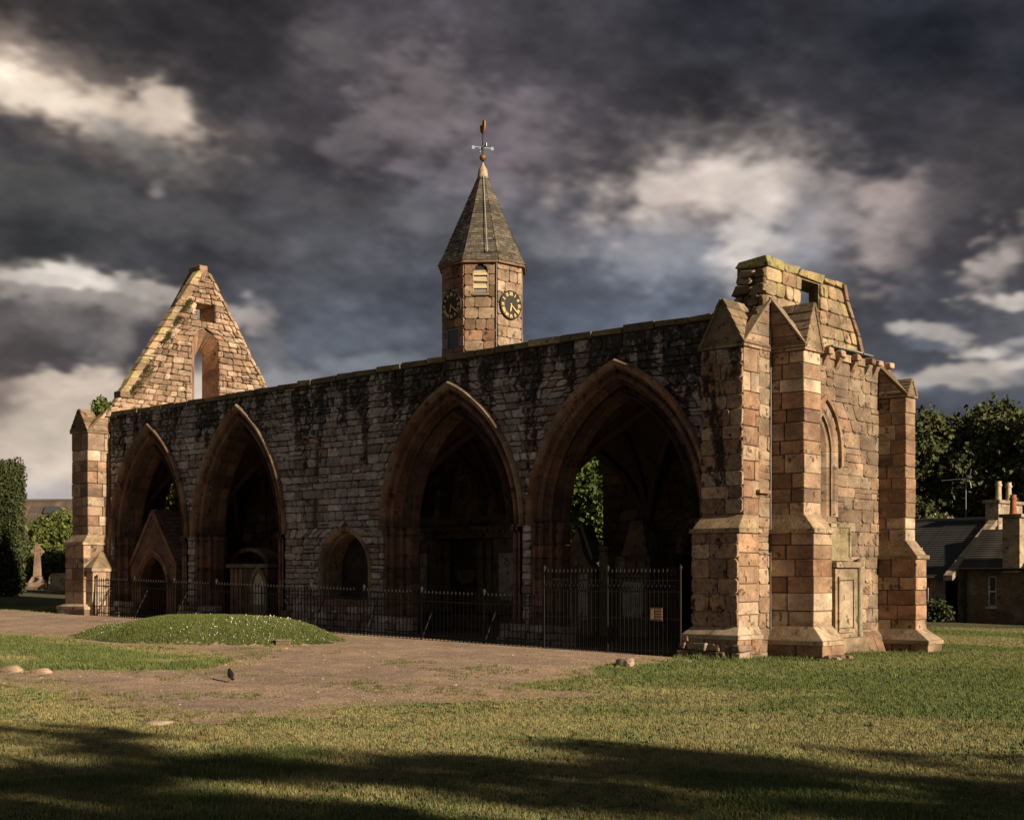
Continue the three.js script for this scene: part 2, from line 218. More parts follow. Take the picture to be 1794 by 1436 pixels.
// pick a stone colour from a palette of [weight, r, g, b] and vary it
function pick(P, r) { let s = 0; for (const p of P) s += p[0]; let t = r() * s; for (const p of P) { t -= p[0]; if (t <= 0) { const k = 0.82 + r() * 0.36, w = 1 + (r() - 0.5) * 0.08; return [p[1] * k * w, p[2] * k, p[3] * k / w]; } } return [0.3, 0.3, 0.3]; }
const PAL = {
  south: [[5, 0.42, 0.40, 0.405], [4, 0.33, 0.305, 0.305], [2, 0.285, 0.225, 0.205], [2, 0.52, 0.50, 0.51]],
  warm: [[6, 0.37, 0.272, 0.2], [3, 0.325, 0.23, 0.165], [1.5, 0.46, 0.365, 0.28], [2, 0.305, 0.25, 0.19]],
  butt: [[5, 0.43, 0.30, 0.21], [3, 0.375, 0.24, 0.16], [3, 0.55, 0.44, 0.335], [1.5, 0.31, 0.215, 0.155]],
  red: [[4, 0.225, 0.135, 0.1], [2, 0.27, 0.175, 0.132], [1, 0.175, 0.102, 0.078]],
  rubble: [[4, 0.46, 0.35, 0.265], [3, 0.37, 0.265, 0.195], [2, 0.58, 0.48, 0.38], [1, 0.32, 0.215, 0.155]],
  tower: [[4, 0.35, 0.24, 0.165], [3, 0.28, 0.18, 0.12], [2, 0.42, 0.315, 0.23]],
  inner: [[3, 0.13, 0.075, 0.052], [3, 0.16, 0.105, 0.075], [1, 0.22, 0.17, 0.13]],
};
// a face of masonry: frame {o, u, v, n}; rows of stones between left(y) and right(y), cut back at openings
const frameAt = (f, s, y, d) => [f.o[0] + f.u[0] * s + f.n[0] * d, f.o[1] + y, f.o[2] + f.u[2] * s + f.n[2] * d];
function stoneQuad(f, q, front, back, bevel, jit, col, r, uvf) {
  const c = [(q[0][0] + q[1][0] + q[2][0] + q[3][0]) / 4, (q[0][1] + q[1][1] + q[2][1] + q[3][1]) / 4];
  const ring = []; // eight points: every corner cut a little
  for (let i = 0; i < 4; i++) {
    const p = q[i], a = q[(i + 3) % 4], b = q[(i + 1) % 4], la = Math.hypot(a[0] - p[0], a[1] - p[1]) || 1, lb = Math.hypot(b[0] - p[0], b[1] - p[1]) || 1;
    const k = Math.min(0.06, 0.2 * la, 0.2 * lb) * (0.4 + r() * 0.8);
    ring.push([p[0] + (a[0] - p[0]) / la * k, p[1] + (a[1] - p[1]) / la * k], [p[0] + (b[0] - p[0]) / lb * k, p[1] + (b[1] - p[1]) / lb * k]);
  }
  for (const p of ring) { p[0] += (r() - 0.5) * jit; p[1] += (r() - 0.5) * jit; }
  const pos = [], uv = [], idx = [];
  const put = (s, y, d) => { pos.push(...frameAt(f, s, y, d)); uv.push(...uvf(s, y, d)); return pos.length / 3 - 1; };
  const tilt = (r() - 0.5) * jit * 1.4, tilt2 = (r() - 0.5) * jit * 1.2;
  put(c[0], c[1], front + jit * r() * 0.5);
  for (const p of ring) { const dx = c[0] - p[0], dy = c[1] - p[1], l = Math.hypot(dx, dy) || 1, k = Math.min(0.5, bevel / l); put(p[0] + dx * k, p[1] + dy * k, front + (p[0] > c[0] ? tilt : -tilt) + (p[1] > c[1] ? tilt2 : -tilt2) + (r() - 0.5) * jit * 0.3); }
  for (const p of ring) put(p[0], p[1], front - bevel * 0.9 + (p[0] > c[0] ? tilt : -tilt));
  for (const p of ring) put(p[0], p[1], back);
  for (let i = 0; i < 8; i++) { const k = (i + 1) % 8; idx.push(0, 1 + i, 1 + k, 1 + i, 9 + i, 9 + k, 1 + i, 9 + k, 1 + k, 9 + i, 17 + i, 17 + k, 9 + i, 17 + k, 9 + k); }
  const g = buffer(pos, idx, uv, col), nm = g.attributes.normal, keep = Math.abs(f.n[0]) > 0.3 ? 0.7 : 0; // the dressed front is a plane of its own
  for (let i = 0; i < 9; i++) { const v = V3(...f.n).lerp(V3(nm.getX(i), nm.getY(i), nm.getZ(i)), keep).normalize(); nm.setXYZ(i, v.x, v.y, v.z); }
  let area = 0; for (let i = 0; i < 4; i++) { const a = q[i], b = q[(i + 1) % 4]; area += a[0] * b[1] - a[1] * b[0]; }
  const w = frameAt(f, c[0], c[1], 0), dx = EYE.x - w[0], dy = EYE.y - w[1], dz = EYE.z - w[2], dd = Math.hypot(dx, dy, dz);
  g.userData.size = Math.abs(area) / 2 * Math.max(0.02, (dx * f.n[0] + dz * f.n[2]) / dd) / (dd * dd);
  return g;
}
function masonry(f, o) {
  const r = rng(o.seed), out = [], [h0, h1] = o.course, [l0, l1] = o.length, gap = o.gap ?? 0.012, pal = o.pal;
  const uvf = o.uv ?? ((s, y, d) => [(s + d) / 4, y / 4]);
  let y = o.y0;
  while (y < o.y1 - 0.02) {
    let h = mix(h0, h1, r()); if (o.y1 - y - h < h0 * 0.6) h = o.y1 - y; const yb = y, yt = y + h; y = yt;
    const wob = o.wobble ?? 0;
    let spans = [[o.left(yb), o.left(yt), o.right(yb), o.right(yt)]];
    for (const op of o.open ?? []) {
      let a = op(yb), b = op(yt); if (!a && !b) continue;
      if (op.rect) { a = b = op((yb + yt) / 2); if (!a) continue; } else if (!a && op.y0 > yb) { if ((yb + yt) / 2 < op.y0) continue; a = op(op.y0 + 0.001); }
      const A = a ?? [(b[0] + b[1]) / 2, (b[0] + b[1]) / 2], B = b ?? [(a[0] + a[1]) / 2, (a[0] + a[1]) / 2];
      const nx = []; for (const s of spans) { if (A[1] <= s[0] && B[1] <= s[1] || A[0] >= s[2] && B[0] >= s[3]) { nx.push(s); continue; } nx.push([s[0], s[1], Math.max(s[0], A[0]), Math.max(s[1], B[0])]); nx.push([Math.min(s[2], A[1]), Math.min(s[3], B[1]), s[2], s[3]]); } spans = nx;
    }
    for (const s of spans) {
      const wb = s[2] - s[0], wt = s[3] - s[1]; if (Math.max(wb, wt) < 0.1) continue;
      const cuts = [0]; let x = 0; const W = Math.max(wb, wt);
      while (x < W) { let l = mix(l0, l1, Math.pow(r(), 1.3)); if (W - x - l < l0 * 0.5) l = W - x; x += l; cuts.push(Math.min(1, x / W)); }
      for (let i = 0; i + 1 < cuts.length; i++) {
        const a = cuts[i], b = cuts[i + 1], bl = [s[0] + wb * a + gap, yb + gap], br = [s[0] + wb * b - gap, yb + gap], tr = [s[1] + wt * b - gap, yt - gap], tl = [s[1] + wt * a + gap, yt - gap];
        if (Math.max(br[0] - bl[0], tr[0] - tl[0]) < 0.03) continue;
        const w1 = (r() - 0.5) * wob, w2 = (r() - 0.5) * wob; if (wob) { bl[1] += w1 * 0.3; tl[1] += w1 * 0.3; br[1] += w2 * 0.3; tr[1] += w2 * 0.3; }
        const parts = [];
        if (o.sneck && r() < o.sneck && h > 0.15) { const t = 0.35 + r() * 0.3, ml = [mix(bl[0], tl[0], t), mix(bl[1], tl[1], t)], mr = [mix(br[0], tr[0], t), mix(br[1], tr[1], t)]; parts.push([bl, br, [mr[0], mr[1] - gap], [ml[0], ml[1] - gap]], [[ml[0], ml[1] + gap], [mr[0], mr[1] + gap], tr, tl]); } else parts.push([bl, br, tr, tl]);
        for (const q of parts) out.push(stoneQuad(f, q, (o.proud ?? 0.01) * r(), -(o.depth ?? 0.06), o.bevel ?? 0.02, o.jit ?? 0.012, o.tint ? o.tint(pick(pal, r), (q[0][0] + q[1][0]) / 2, (q[0][1] + q[2][1]) / 2) : pick(pal, r), r, uvf));
      }
    }
  }
  return out;
}
function addStones(parent, name, list, mat, max = 300) {
  list.sort((a, b) => (b.userData.size ?? 0) - (a.userData.size ?? 0));
  list.slice(0, max).forEach((g) => mesh(name, g, mat, parent));
  if (list.length > max) { const m = mesh(name + '_infill', merge(list.slice(max)), mat, parent); m.userData.kind = 'stuff'; }
}
// a tower of squared blocks filling a plan rectangle, course by course; sections: [y0, y1, x0, x1, z0, z1]
function blocks(parent, sections, o) {
  const r = rng(o.seed), mat = o.mat ?? M.stone;
  for (const [y0, y1, x0, x1, z0, z1] of sections) {
    let y = y0;
    while (y < y1 - 0.01) {
      let h = mix(o.course[0], o.course[1], r()); if (y1 - y - h < o.course[0] * 0.7) h = y1 - y;
      const rects = []; const split = (a, b, c, d, k) => { const w = b - a, e = d - c, L = o.max ?? 0.75; if (w > L || (w >= e && k > 0 && w > 0.45)) { const t = a + w * (0.32 + r() * 0.36); split(a, t, c, d, k - 1); split(t, b, c, d, k - 1); } else if (e > L || (k > 0 && e > 0.45)) { const t = c + e * (0.32 + r() * 0.36); split(a, b, c, t, k - 1); split(a, b, t, d, k - 1); } else rects.push([a, b, c, d]); };
      split(x0, x1, z0, z1, r() < 0.65 ? 1 : 0);
      for (const [a, b, c, d] of rects) { const p = () => (r() - 0.5) * 0.016, g = 0.004; mesh(o.name ?? 'stone_block', block(a + g + (a === x0 ? p() : 0), b - g + (b === x1 ? p() : 0), y + 0.003, y + h - 0.003, c + g + (c === z0 ? p() : 0), d - g + (d === z1 ? p() : 0), (o.bevel ?? 0.014) * (0.7 + r() * 1.3), o.tint ? o.tint(pick(o.pal, r), y) : pick(o.pal, r), 0.002, r), mat, parent); }
      y += h;
    }
  }
}
// pointed arch: hw half width at the springing, rise above it
function arch(c, hw, ys, rise) { const R = (hw * hw + rise * rise) / (2 * hw), off = R - hw; return { c, hw, ys, rise, R, off, half: (y, d = 0) => { if (y <= ys) return hw + d; const t = (R + d) * (R + d) - (y - ys) * (y - ys); return t <= 0 ? null : Math.sqrt(t) - off; }, top: (d = 0) => ys + Math.sqrt(Math.max(0, (R + d) * (R + d) - off * off)) }; }
function archSpan(a, d, y0 = -9) { const f = (y) => { if (y < y0) return null; const h = a.half(y, d); return h === null || h <= 0 ? null : [a.c - h, a.c + h]; }; f.y0 = y0; return f; }
function rectSpan(x0, x1, y0, y1) { const f = (y) => (y >= y0 && y <= y1 ? [x0, x1] : null); f.rect = true; return f; }
function archPts(a, d, yBase, n = 12) { // closed outline, anticlockwise
  const p = [[a.c - a.hw - d, yBase], [a.c + a.hw + d, yBase]]; const R = a.R + d, am = Math.acos(a.off / R);
  for (let i = 0; i <= n; i++) { const t = am * i / n; p.push([a.c - a.off + R * Math.cos(t), a.ys + R * Math.sin(t)]); }
  for (let i = n - 1; i >= 0; i--) { const t = am * i / n; p.push([a.c + a.off - R * Math.cos(t), a.ys + R * Math.sin(t)]); }
  return p;
}
// sweep a moulding profile [[outward offset, depth]] round an arch between two path positions; t<0 runs down the jamb (metres), t>=0 is the angle
function sweep(f, a, side, prof, t0, t1, n, col, closeEnds = true) {
  const pos = [], uv = [], idx = [], m = prof.length;
  for (let i = 0; i <= n; i++) {
    const t = mix(t0, t1, i / n);
    prof.forEach(([d, z], k) => {
      let s, y; if (t < 0) { s = a.hw + d; y = a.ys + t; } else { const q = t * Math.acos(Math.min(1, a.off / (a.R + d))) / Math.acos(a.off / a.R); s = -a.off + (a.R + d) * Math.cos(q); y = a.ys + (a.R + d) * Math.sin(q); }
      pos.push(...frameAt(f, a.c + side * s, y, z)); uv.push((d * 0.7 + z + k * 0.013) / 4 + a.c * 0.37, (t < 0 ? t : t * a.R) / 4);
    });
  }
  for (let i = 0; i < n; i++) for (let k = 0; k < m - 1; k++) { const p = i * m + k, q = p + m; if (side > 0) idx.push(p, q, p + 1, q, q + 1, p + 1); else idx.push(p, p + 1, q, q, p + 1, q + 1); }
  if (closeEnds) for (const i of [0, n]) { const b = i * m; for (let k = 1; k < m - 1; k++) idx.push(b, b + k, b + k + 1); }
  const g = buffer(pos, idx, uv).toNonIndexed(); g.computeVertexNormals(); return colorize(g, col);   // crisp arrises
}
function extrude(shapePts, holes, depth, f, col) { // flat shape in (s, y), pushed back from the face
  const sh = new THREE.Shape(shapePts.map((p) => new THREE.Vector2(p[0], p[1]))); for (const h of holes) sh.holes.push(new THREE.Path(h.map((p) => new THREE.Vector2(p[0], p[1]))));
  const g = new THREE.ExtrudeGeometry(sh, { depth, bevelEnabled: false }); const p = g.attributes.position, uv = g.attributes.uv;
  for (let i = 0; i < p.count; i++) { const s = p.getX(i), y = p.getY(i), d = p.getZ(i) - depth; uv.setXY(i, (s + d) / 4, y / 4); p.setXYZ(i, ...frameAt(f, s, y, d)); }
  g.computeVertexNormals(); return colorize(g, col);
}
function tube(pts, rad, col, seg = 6) { const c = new THREE.CatmullRomCurve3(pts); const g = new THREE.TubeGeometry(c, Math.max(2, pts.length * 2), rad, seg); return col ? colorize(g, col) : g; }
const FS = (z) => ({ o: [0, 0, z], u: [1, 0, 0], n: [0, 0, 1] });    // faces south (+z); s runs along +x
const FE = (x) => ({ o: [x, 0, 0], u: [0, 0, -1], n: [1, 0, 0] });   // faces east (+x); s runs along -z

// ------------------------------------------------------------------ ground
const MC = [-11.1, 3.6];
function mound(x, z) { const a = x - MC[0], b = z - MC[1], lr = a * -FZ + b * FX, df = a * FX + b * FZ; const q = Math.hypot(lr / (lr < 0 ? 3.1 : 2.75), df / 2.3) + (vn(x * 1.3 + 40, z * 1.3) - 0.5) * 0.16; return q >= 1 ? 0 : 0.52 * (1 - Math.pow(q, 2.6)); }
function ground(x, z) {
  return 0.0195 * Math.max(0, -x) + 0.0165 * Math.min(0, z) + mound(x, z) + (x > -24 && z > 0.6 ? (fbm(x * 0.35 + 9, z * 0.35 + 4, 3) - 0.5) * 0.12 * sst(0.6, 4, z) : 0);
}
const PATH = [[-23.1, 0.3], [-22, -0.4], [-9.9, -0.5], [-3.9, -0.3], [-1.2, 0.2], [-0.7, 1.0], [-0.5, 3.1], [0.0, 5.1], [-0.2, 6.7], [1.2, 7.3], [2.5, 7.6], [1.9, 8.7], [1.5, 10.4], [1.5, 11.7], [1.6, 12.9], [1.1, 13.5], [-0.8, 13.0], [-2.8, 12.6], [-4.3, 12.6], [-5.5, 12.9], [-10, 15.5], [-13, 14.2], [-7.1, 11.0], [-6.2, 10.6], [-5.0, 9.8], [-4.6, 8.6], [-5.5, 7.4], [-6.8, 6.9], [-9.5, 6.7], [-12.8, 6.6], [-14.8, 6.8], [-16.9, 7.3], [-25, 7.8], [-40, 8.2], [-40, 3.5], [-29.3, 1.2]];
function inPoly(P, x, z) { let c = false; for (let i = 0, j = P.length - 1; i < P.length; j = i++) if ((P[i][1] > z) !== (P[j][1] > z) && x < (P[j][0] - P[i][0]) * (z - P[i][1]) / (P[j][1] - P[i][1]) + P[i][0]) c = !c; return c; }
const onPath = (x, z) => { const a = fbm(x * 1.1, z * 1.1, 4) - 0.5, b = fbm(x * 1.1 + 50, z * 1.1 + 20, 4) - 0.5; return inPoly(PATH, x + a * 1.6, z + b * 1.3) && mound(x, z) < 0.03; };
const dry = (x, z) => { // how parched the turf is
  let d = fbm(x * 0.22 + 3, z * 0.3 + 7, 4); d = sst(0.44, 0.66, d + (fbm(x * 1.4, z * 1.4, 3) - 0.5) * 0.35);
  if (mound(x, z) > 0) d *= 0.2;
  if (x > -1 && z < 5 && z > -9) d *= 0.35;
  return d;
};
function turfColor(x, z) { const d = dry(x, z), g = fbm(x * 3, z * 3, 2); const k = 0.8 + g * 0.4; return [mix(0.072, 0.17, d) * k, mix(0.102, 0.168, d) * k, mix(0.03, 0.078, d) * k]; }
{
  const xs = [], zs = []; for (const v of [-900, -500, -300, -200, -140, -110, -90, -75, -65, -55, -48, -42, -36, -32]) xs.push(v); for (let x = -30; x <= 18; x += 0.25) xs.push(x); for (const v of [20, 24, 30, 40, 60, 90, 150, 300, 600]) xs.push(v);
  for (const v of [-900, -500, -300, -200, -140, -110, -90, -75, -60, -50, -42, -36, -30, -24, -18, -14, -11, -9, -7.5, -6, -4.5, -3, -1.5]) zs.push(v); for (let z = -0.25; z <= 22; z += 0.25) zs.push(z); for (const v of [24, 28, 35, 50, 80, 150, 300]) zs.push(v);
  const pos = [], col = [], uv = [], idx = [];
  for (const z of zs) for (const x of xs) { pos.push(x, ground(x, z), z); const c = turfColor(x, z); col.push(c[0] * 1.25, c[1] * 1.25, c[2] * 1.25); uv.push(x / 3, z / 3); }
  for (let j = 0; j + 1 < zs.length; j++) for (let i = 0; i + 1 < xs.length; i++) { const a = j * xs.length + i, b = a + xs.length; idx.push(a, b, a + 1, b, b + 1, a + 1); }
  const g = buffer(pos, idx, uv); g.setAttribute('color', new THREE.Float32BufferAttribute(col, 3)); structure('ground', g, M.lawn);
}
{
  const S = 0.1, pos = [], col = [], uv = [], idx = [], id = new Map();
  const put = (i, k) => { const key = i * 4096 + k; if (id.has(key)) return id.get(key); const x = -40 + i * S, z = -1 + k * S; const n = fbm(x * 0.7 + 5, z * 0.9, 4), d = sst(0.46, 0.62, fbm(x * 0.5 + 30, z * 0.9 + 8, 4) + (fbm(x * 3.1, z * 3.1 + 50, 3) - 0.5) * 0.3), k2 = 0.78 + n * 0.35 + (fbm(x * 4 + 9, z * 4, 2) - 0.5) * 0.22; pos.push(x, ground(x, z) + 0.008, z); uv.push(x / 2, z / 2); col.push(mix(0.74, 0.6, d) * k2, mix(0.565, 0.465, d) * k2, mix(0.425, 0.365, d) * k2); const v = pos.length / 3 - 1; id.set(key, v); return v; };
  for (let i = 0; i < 430; i++) for (let k = 0; k < 155; k++) { const x = -40 + (i + 0.5) * S, z = -1 + (k + 0.5) * S; if (!onPath(x, z)) continue; const a = put(i, k), b = put(i, k + 1), c = put(i + 1, k), d = put(i + 1, k + 1); idx.push(a, b, c, b, d, c); }
  const g = buffer(pos, idx, uv); g.setAttribute('color', new THREE.Float32BufferAttribute(col, 3)); structure('gravel_path', g, M.gravel);
}
// ------------------------------------------------------------------ the ruined church
const church = thing('ruined_church', 'long roofless-looking red sandstone church ruin with four pointed arches and two gable ends', 'church');
const SZ = -0.7, WT = 0.75, MORTAR = [0.15, 0.115, 0.09];
const topY = (x) => mix(6.86, 6.5, sst(-1, -22, x));                 // the wall head sags to the west
const ARCHES = [
  arch(-20.12, 1.90, 2.72, 3.24), arch(-16.03, 2.0, 2.74, 3.44), arch(-8.2, 2.27, 2.76, 3.32), arch(-3.4, 2.4, 2.78, 3.33),
].map((o, i) => { const d = [0.52, 0.52, 0.62, 0.62][i]; return { o, d, i: arch(o.c, o.hw - d, o.ys, Math.sqrt((o.R - d) ** 2 - o.off ** 2)) }; });
const DOOR = arch(-11.8, 0.86, 1.75, 0.98);
const fs = FS(SZ);
// south arcade wall: mortar core with openings, stones laid proud of it
{
  const pts = [[-22.2, -0.2], [-0.05, -0.2]]; for (let i = 0; i <= 12; i++) { const x = mix(-0.05, -22.2, i / 12); pts.push([x, topY(x) - 0.12]); }
  const holes = ARCHES.map((a) => archPts(a.i, a.d - 0.1, 0.0)); holes.push(archPts(DOOR, -0.06, 1.0));
  const wall = mesh('arcade_wall', extrude(pts, holes, WT - 0.05, FS(SZ - 0.05), MORTAR), M.stone, church);
  const slit = rectSpan;
  const open = [...ARCHES.map((a) => archSpan(a.o, -0.06)), archSpan(DOOR, 0.1, 1.02), slit(-12.9, -12.78, 4.2, 4.95), slit(-11.1, -10.98, 4.25, 5.05), slit(-12.98, -12.82, 2.75, 3.55)];
  const uv = (s, y, d) => [(s + d + 23) / 24, (y + d) / 8];
  // a wall of several builds: small coursed rubble with patches of squared stone
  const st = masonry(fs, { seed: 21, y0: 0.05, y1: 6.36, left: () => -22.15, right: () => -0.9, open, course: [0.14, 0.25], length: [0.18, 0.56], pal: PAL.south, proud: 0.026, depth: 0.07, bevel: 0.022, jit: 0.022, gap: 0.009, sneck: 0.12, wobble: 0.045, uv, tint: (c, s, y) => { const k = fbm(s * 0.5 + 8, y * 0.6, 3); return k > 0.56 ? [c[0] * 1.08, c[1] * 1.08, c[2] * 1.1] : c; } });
  addStones(wall, 'wall_stone', st, M.south, 300);
  // coping slabs
  const r = rng(5); let x = -22.15;
  while (x < -1.0) { const l = Math.min(0.5 + r() * 0.5, -0.95 - x), y = topY(x + l / 2) - 0.13, k = r() * 0.03; mesh('coping_stone', block(x + 0.006, x + l - 0.006, y - 0.05, y + 0.06 + k, SZ - WT - 0.03, SZ + 0.05 + r() * 0.03, 0.02, pick([[2, 0.2, 0.165, 0.115], [1, 0.25, 0.22, 0.13]], r), 0.012, r), M.stone, wall); x += l; }
  // uneven course between the stones and the coping
  x = -22.1; while (x < -1) { const l = 0.25 + r() * 0.35, y = topY(x + l / 2); const g = stoneQuad(fs, [[x + 0.01, 6.375], [Math.min(-0.9, x + l) - 0.01, 6.375], [Math.min(-0.9, x + l) - 0.01, Math.max(6.42, y - 0.2)], [x + 0.01, Math.max(6.42, y - 0.2)]], 0.015 * r(), -0.07, 0.02, 0.02, pick(PAL.south, r), r, uv); mesh('wall_stone', g, M.south, wall); x += l; }
}
// arch mouldings: voussoirs of red sandstone, hood mould, jambs with shafts, capitals
function mouldings(a, seed, hoodCol) {
  const r = rng(seed), D = a.d, w = WT;
  const prof = [[D - 0.12, 0.0], [D - 0.16, 0.005], [D - 0.18, -0.05], [D - 0.22, -0.08], [D - 0.245, -0.02], [D - 0.3, 0.0], [D - 0.34, -0.04], [D - 0.345, -0.13], [D - 0.37, -0.22], [D - 0.42, -0.2], [D - 0.455, -0.25], [D - 0.45, -0.36], [D - 0.5, -0.4], [0.03, -0.37], [0.0, -0.44], [0, -w + 0.1], [0.06, -w - 0.01], [D - 0.1, -w - 0.01]];
  const hood = [[D - 0.13, -0.05], [D - 0.13, 0.03], [D - 0.09, 0.09], [D - 0.01, 0.12], [D + 0.03, 0.07], [D + 0.03, -0.05]];
  const jamb = [[D - 0.12, 0.0], [D - 0.17, 0.01], [D - 0.2, -0.06], [D - 0.24, -0.09], [D - 0.27, -0.02], [D - 0.325, 0.0], [D - 0.36, -0.05], [D - 0.36, -0.16], [D - 0.4, -0.21], [D - 0.44, -0.17], [D - 0.49, -0.22], [D - 0.48, -0.34], [0.03, -0.33], [0.0, -0.4], [0, -w + 0.1], [0.06, -w - 0.01], [D - 0.1, -w - 0.01]];
  const am = Math.acos(a.i.off / a.i.R);
  const back = sweep(fs, a.i, 1, [[0.01, -0.1], [0.01, -w + 0.06], [0.1, -w + 0.05]], 0, am, 10, MORTAR, false);
  const way = mesh('archway', merge([back, sweep(fs, a.i, -1, [[0.01, -0.1], [0.01, -w + 0.06], [0.1, -w + 0.05]], 0, am, 10, MORTAR, false)]), M.stone, church);
  for (const side of [-1, 1]) {
    let t = 0; while (t < am - 0.01) { let k = t + (0.3 + r() * 0.22) / a.i.R; if (am - k < 0.07) k = am; mesh('voussoir', sweep(fs, a.i, side, prof, t + 0.0012, k - 0.0012, 3, pick(PAL.red, r)), M.stone, way); t = k; }
    t = -0.06; while (t < am - 0.01) { let k = t + (0.5 + r() * 0.25) / a.i.R; if (am - k < 0.09) k = am; if (t < 0) k = 0.14; mesh('hood_stone', sweep(fs, a.i, side, hood, t + 0.001, k - 0.001, 4, pick(hoodCol, r)), M.stone, way); t = k; }
    let y = -0.2; const yb = -a.o.ys + 0.1;
    while (y > yb + 0.05) { let k = y - (0.28 + r() * 0.2); if (k - yb < 0.2) k = yb; mesh('jamb_stone', sweep(fs, a.i, side, jamb, k + 0.004, y - 0.004, 1, pick(PAL.red, r)), M.stone, way); y = k; }
    const grow = (e) => jamb.map(([d, z], i) => [d + (i < 13 ? -e * 0.6 : (i < 15 ? -e : 0)), z + (i < 13 ? e * 0.7 : 0)]);
    mesh('capital', merge([sweep(fs, a.i, side, grow(0.02), -0.205, -0.15, 1, pick(PAL.red, r)), sweep(fs, a.i, side, grow(0.07), -0.15, -0.07, 1, pick(PAL.red, r)), sweep(fs, a.i, side, grow(0.04), -0.07, -0.002, 1, pick(PAL.red, r))]), M.stone, way);
  }
}
ARCHES.forEach((a, i) => mouldings(a, 40 + i, [[3, 0.29, 0.19, 0.135], [2, 0.33, 0.25, 0.18], [1, 0.24, 0.13, 0.09]]));
// small pointed recess in the blank bay: pale chamfered jambs, rubble below its sill
{
  const r = rng(77), a = DOOR;
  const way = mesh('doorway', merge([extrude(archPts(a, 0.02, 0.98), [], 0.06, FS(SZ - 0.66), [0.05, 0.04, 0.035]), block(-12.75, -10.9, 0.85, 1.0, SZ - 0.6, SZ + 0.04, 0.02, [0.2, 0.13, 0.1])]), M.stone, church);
  const prof = [[0.12, 0.0], [0.1, 0.03], [0.02, 0.03], [-0.02, 0.0], [-0.1, -0.16], [-0.1, -0.6]], am = Math.acos(a.off / a.R);
  for (const side of [-1, 1]) { for (let k = 0; k < 4; k++) mesh('voussoir', sweep(fs, a, side, prof, am * k / 4 + 0.003, am * (k + 1) / 4 - 0.003, 3, pick([[2, 0.33, 0.25, 0.18], [1, 0.3, 0.19, 0.14]], r)), M.stone, way); for (let k = 0; k < 2; k++) mesh('jamb_stone', sweep(fs, a, side, prof, -0.75 + k * 0.375 + 0.004, -0.375 + k * 0.375 - 0.004, 1, pick([[2, 0.36, 0.28, 0.2], [1, 0.3, 0.2, 0.15]], r)), M.stone, way); }
}
// weathered foundation stones along the foot of the piers
{
  const r = rng(91), foot = mesh('wall_footing', block(-22, -1.2, -0.25, 0.12, SZ - 0.7, SZ + 0.02, 0.02, MORTAR), M.stone, church);
  for (const [x0, x1] of [[-14.2, -9.7], [-6.6, -4.6], [-18.6, -17.3], [-22, -21]]) { let x = x0; while (x < x1) { const l = 0.22 + r() * 0.35, g = ground(x, SZ); for (let k = 0; k < 3; k++) { const d = 0.22 - k * 0.06; mesh('footing_stone', block(x, x + l - 0.01, g + k * 0.16 - 0.04, g + (k + 1) * 0.16 - 0.05, SZ - 0.1, SZ + d * (0.6 + r() * 0.6), 0.03, pick(PAL.south, r), 0.02, r), M.stone, foot); } x += l; } }
}
// floor of the aisle, inner north wall, west wall, vault and roof
{
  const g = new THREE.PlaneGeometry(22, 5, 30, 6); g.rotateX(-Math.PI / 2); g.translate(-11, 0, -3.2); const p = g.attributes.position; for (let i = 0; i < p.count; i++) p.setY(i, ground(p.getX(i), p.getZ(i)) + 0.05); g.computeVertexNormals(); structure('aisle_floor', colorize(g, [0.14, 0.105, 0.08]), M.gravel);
}
const NZ = -5.4, N1 = arch(-8.55, 1.2, 3.9, 1.75), N2 = arch(-3.95, 1.0, 2.15, 0.95);
{
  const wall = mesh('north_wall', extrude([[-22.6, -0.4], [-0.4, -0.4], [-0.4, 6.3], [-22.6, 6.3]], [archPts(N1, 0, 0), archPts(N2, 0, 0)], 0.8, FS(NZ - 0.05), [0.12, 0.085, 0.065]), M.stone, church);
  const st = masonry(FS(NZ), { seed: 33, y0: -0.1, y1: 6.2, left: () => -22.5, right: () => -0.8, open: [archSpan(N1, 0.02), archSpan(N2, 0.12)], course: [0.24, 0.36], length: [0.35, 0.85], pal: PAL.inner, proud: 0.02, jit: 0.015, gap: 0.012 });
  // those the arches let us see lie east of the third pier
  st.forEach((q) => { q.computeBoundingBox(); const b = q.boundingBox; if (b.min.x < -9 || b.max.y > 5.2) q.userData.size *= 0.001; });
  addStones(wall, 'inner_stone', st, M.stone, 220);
  mesh('blocked_doorway', block(-5.05, -2.85, -0.3, 3.2, NZ - 0.83, NZ - 0.6, 0.01, [0.08, 0.055, 0.04]), M.stone, wall);
  const r = rng(34), am = Math.acos(N2.off / N2.R), prof = [[0.14, 0.02], [0.12, 0.05], [0, 0.05], [-0.06, -0.05], [-0.06, -0.6]];
  for (const side of [-1, 1]) for (let k = 0; k < 4; k++) mesh('voussoir', sweep(FS(NZ), N2, side, prof, am * k / 4, am * (k + 1) / 4 - 0.004, 3, pick(PAL.red, r)), M.stone, wall);
}
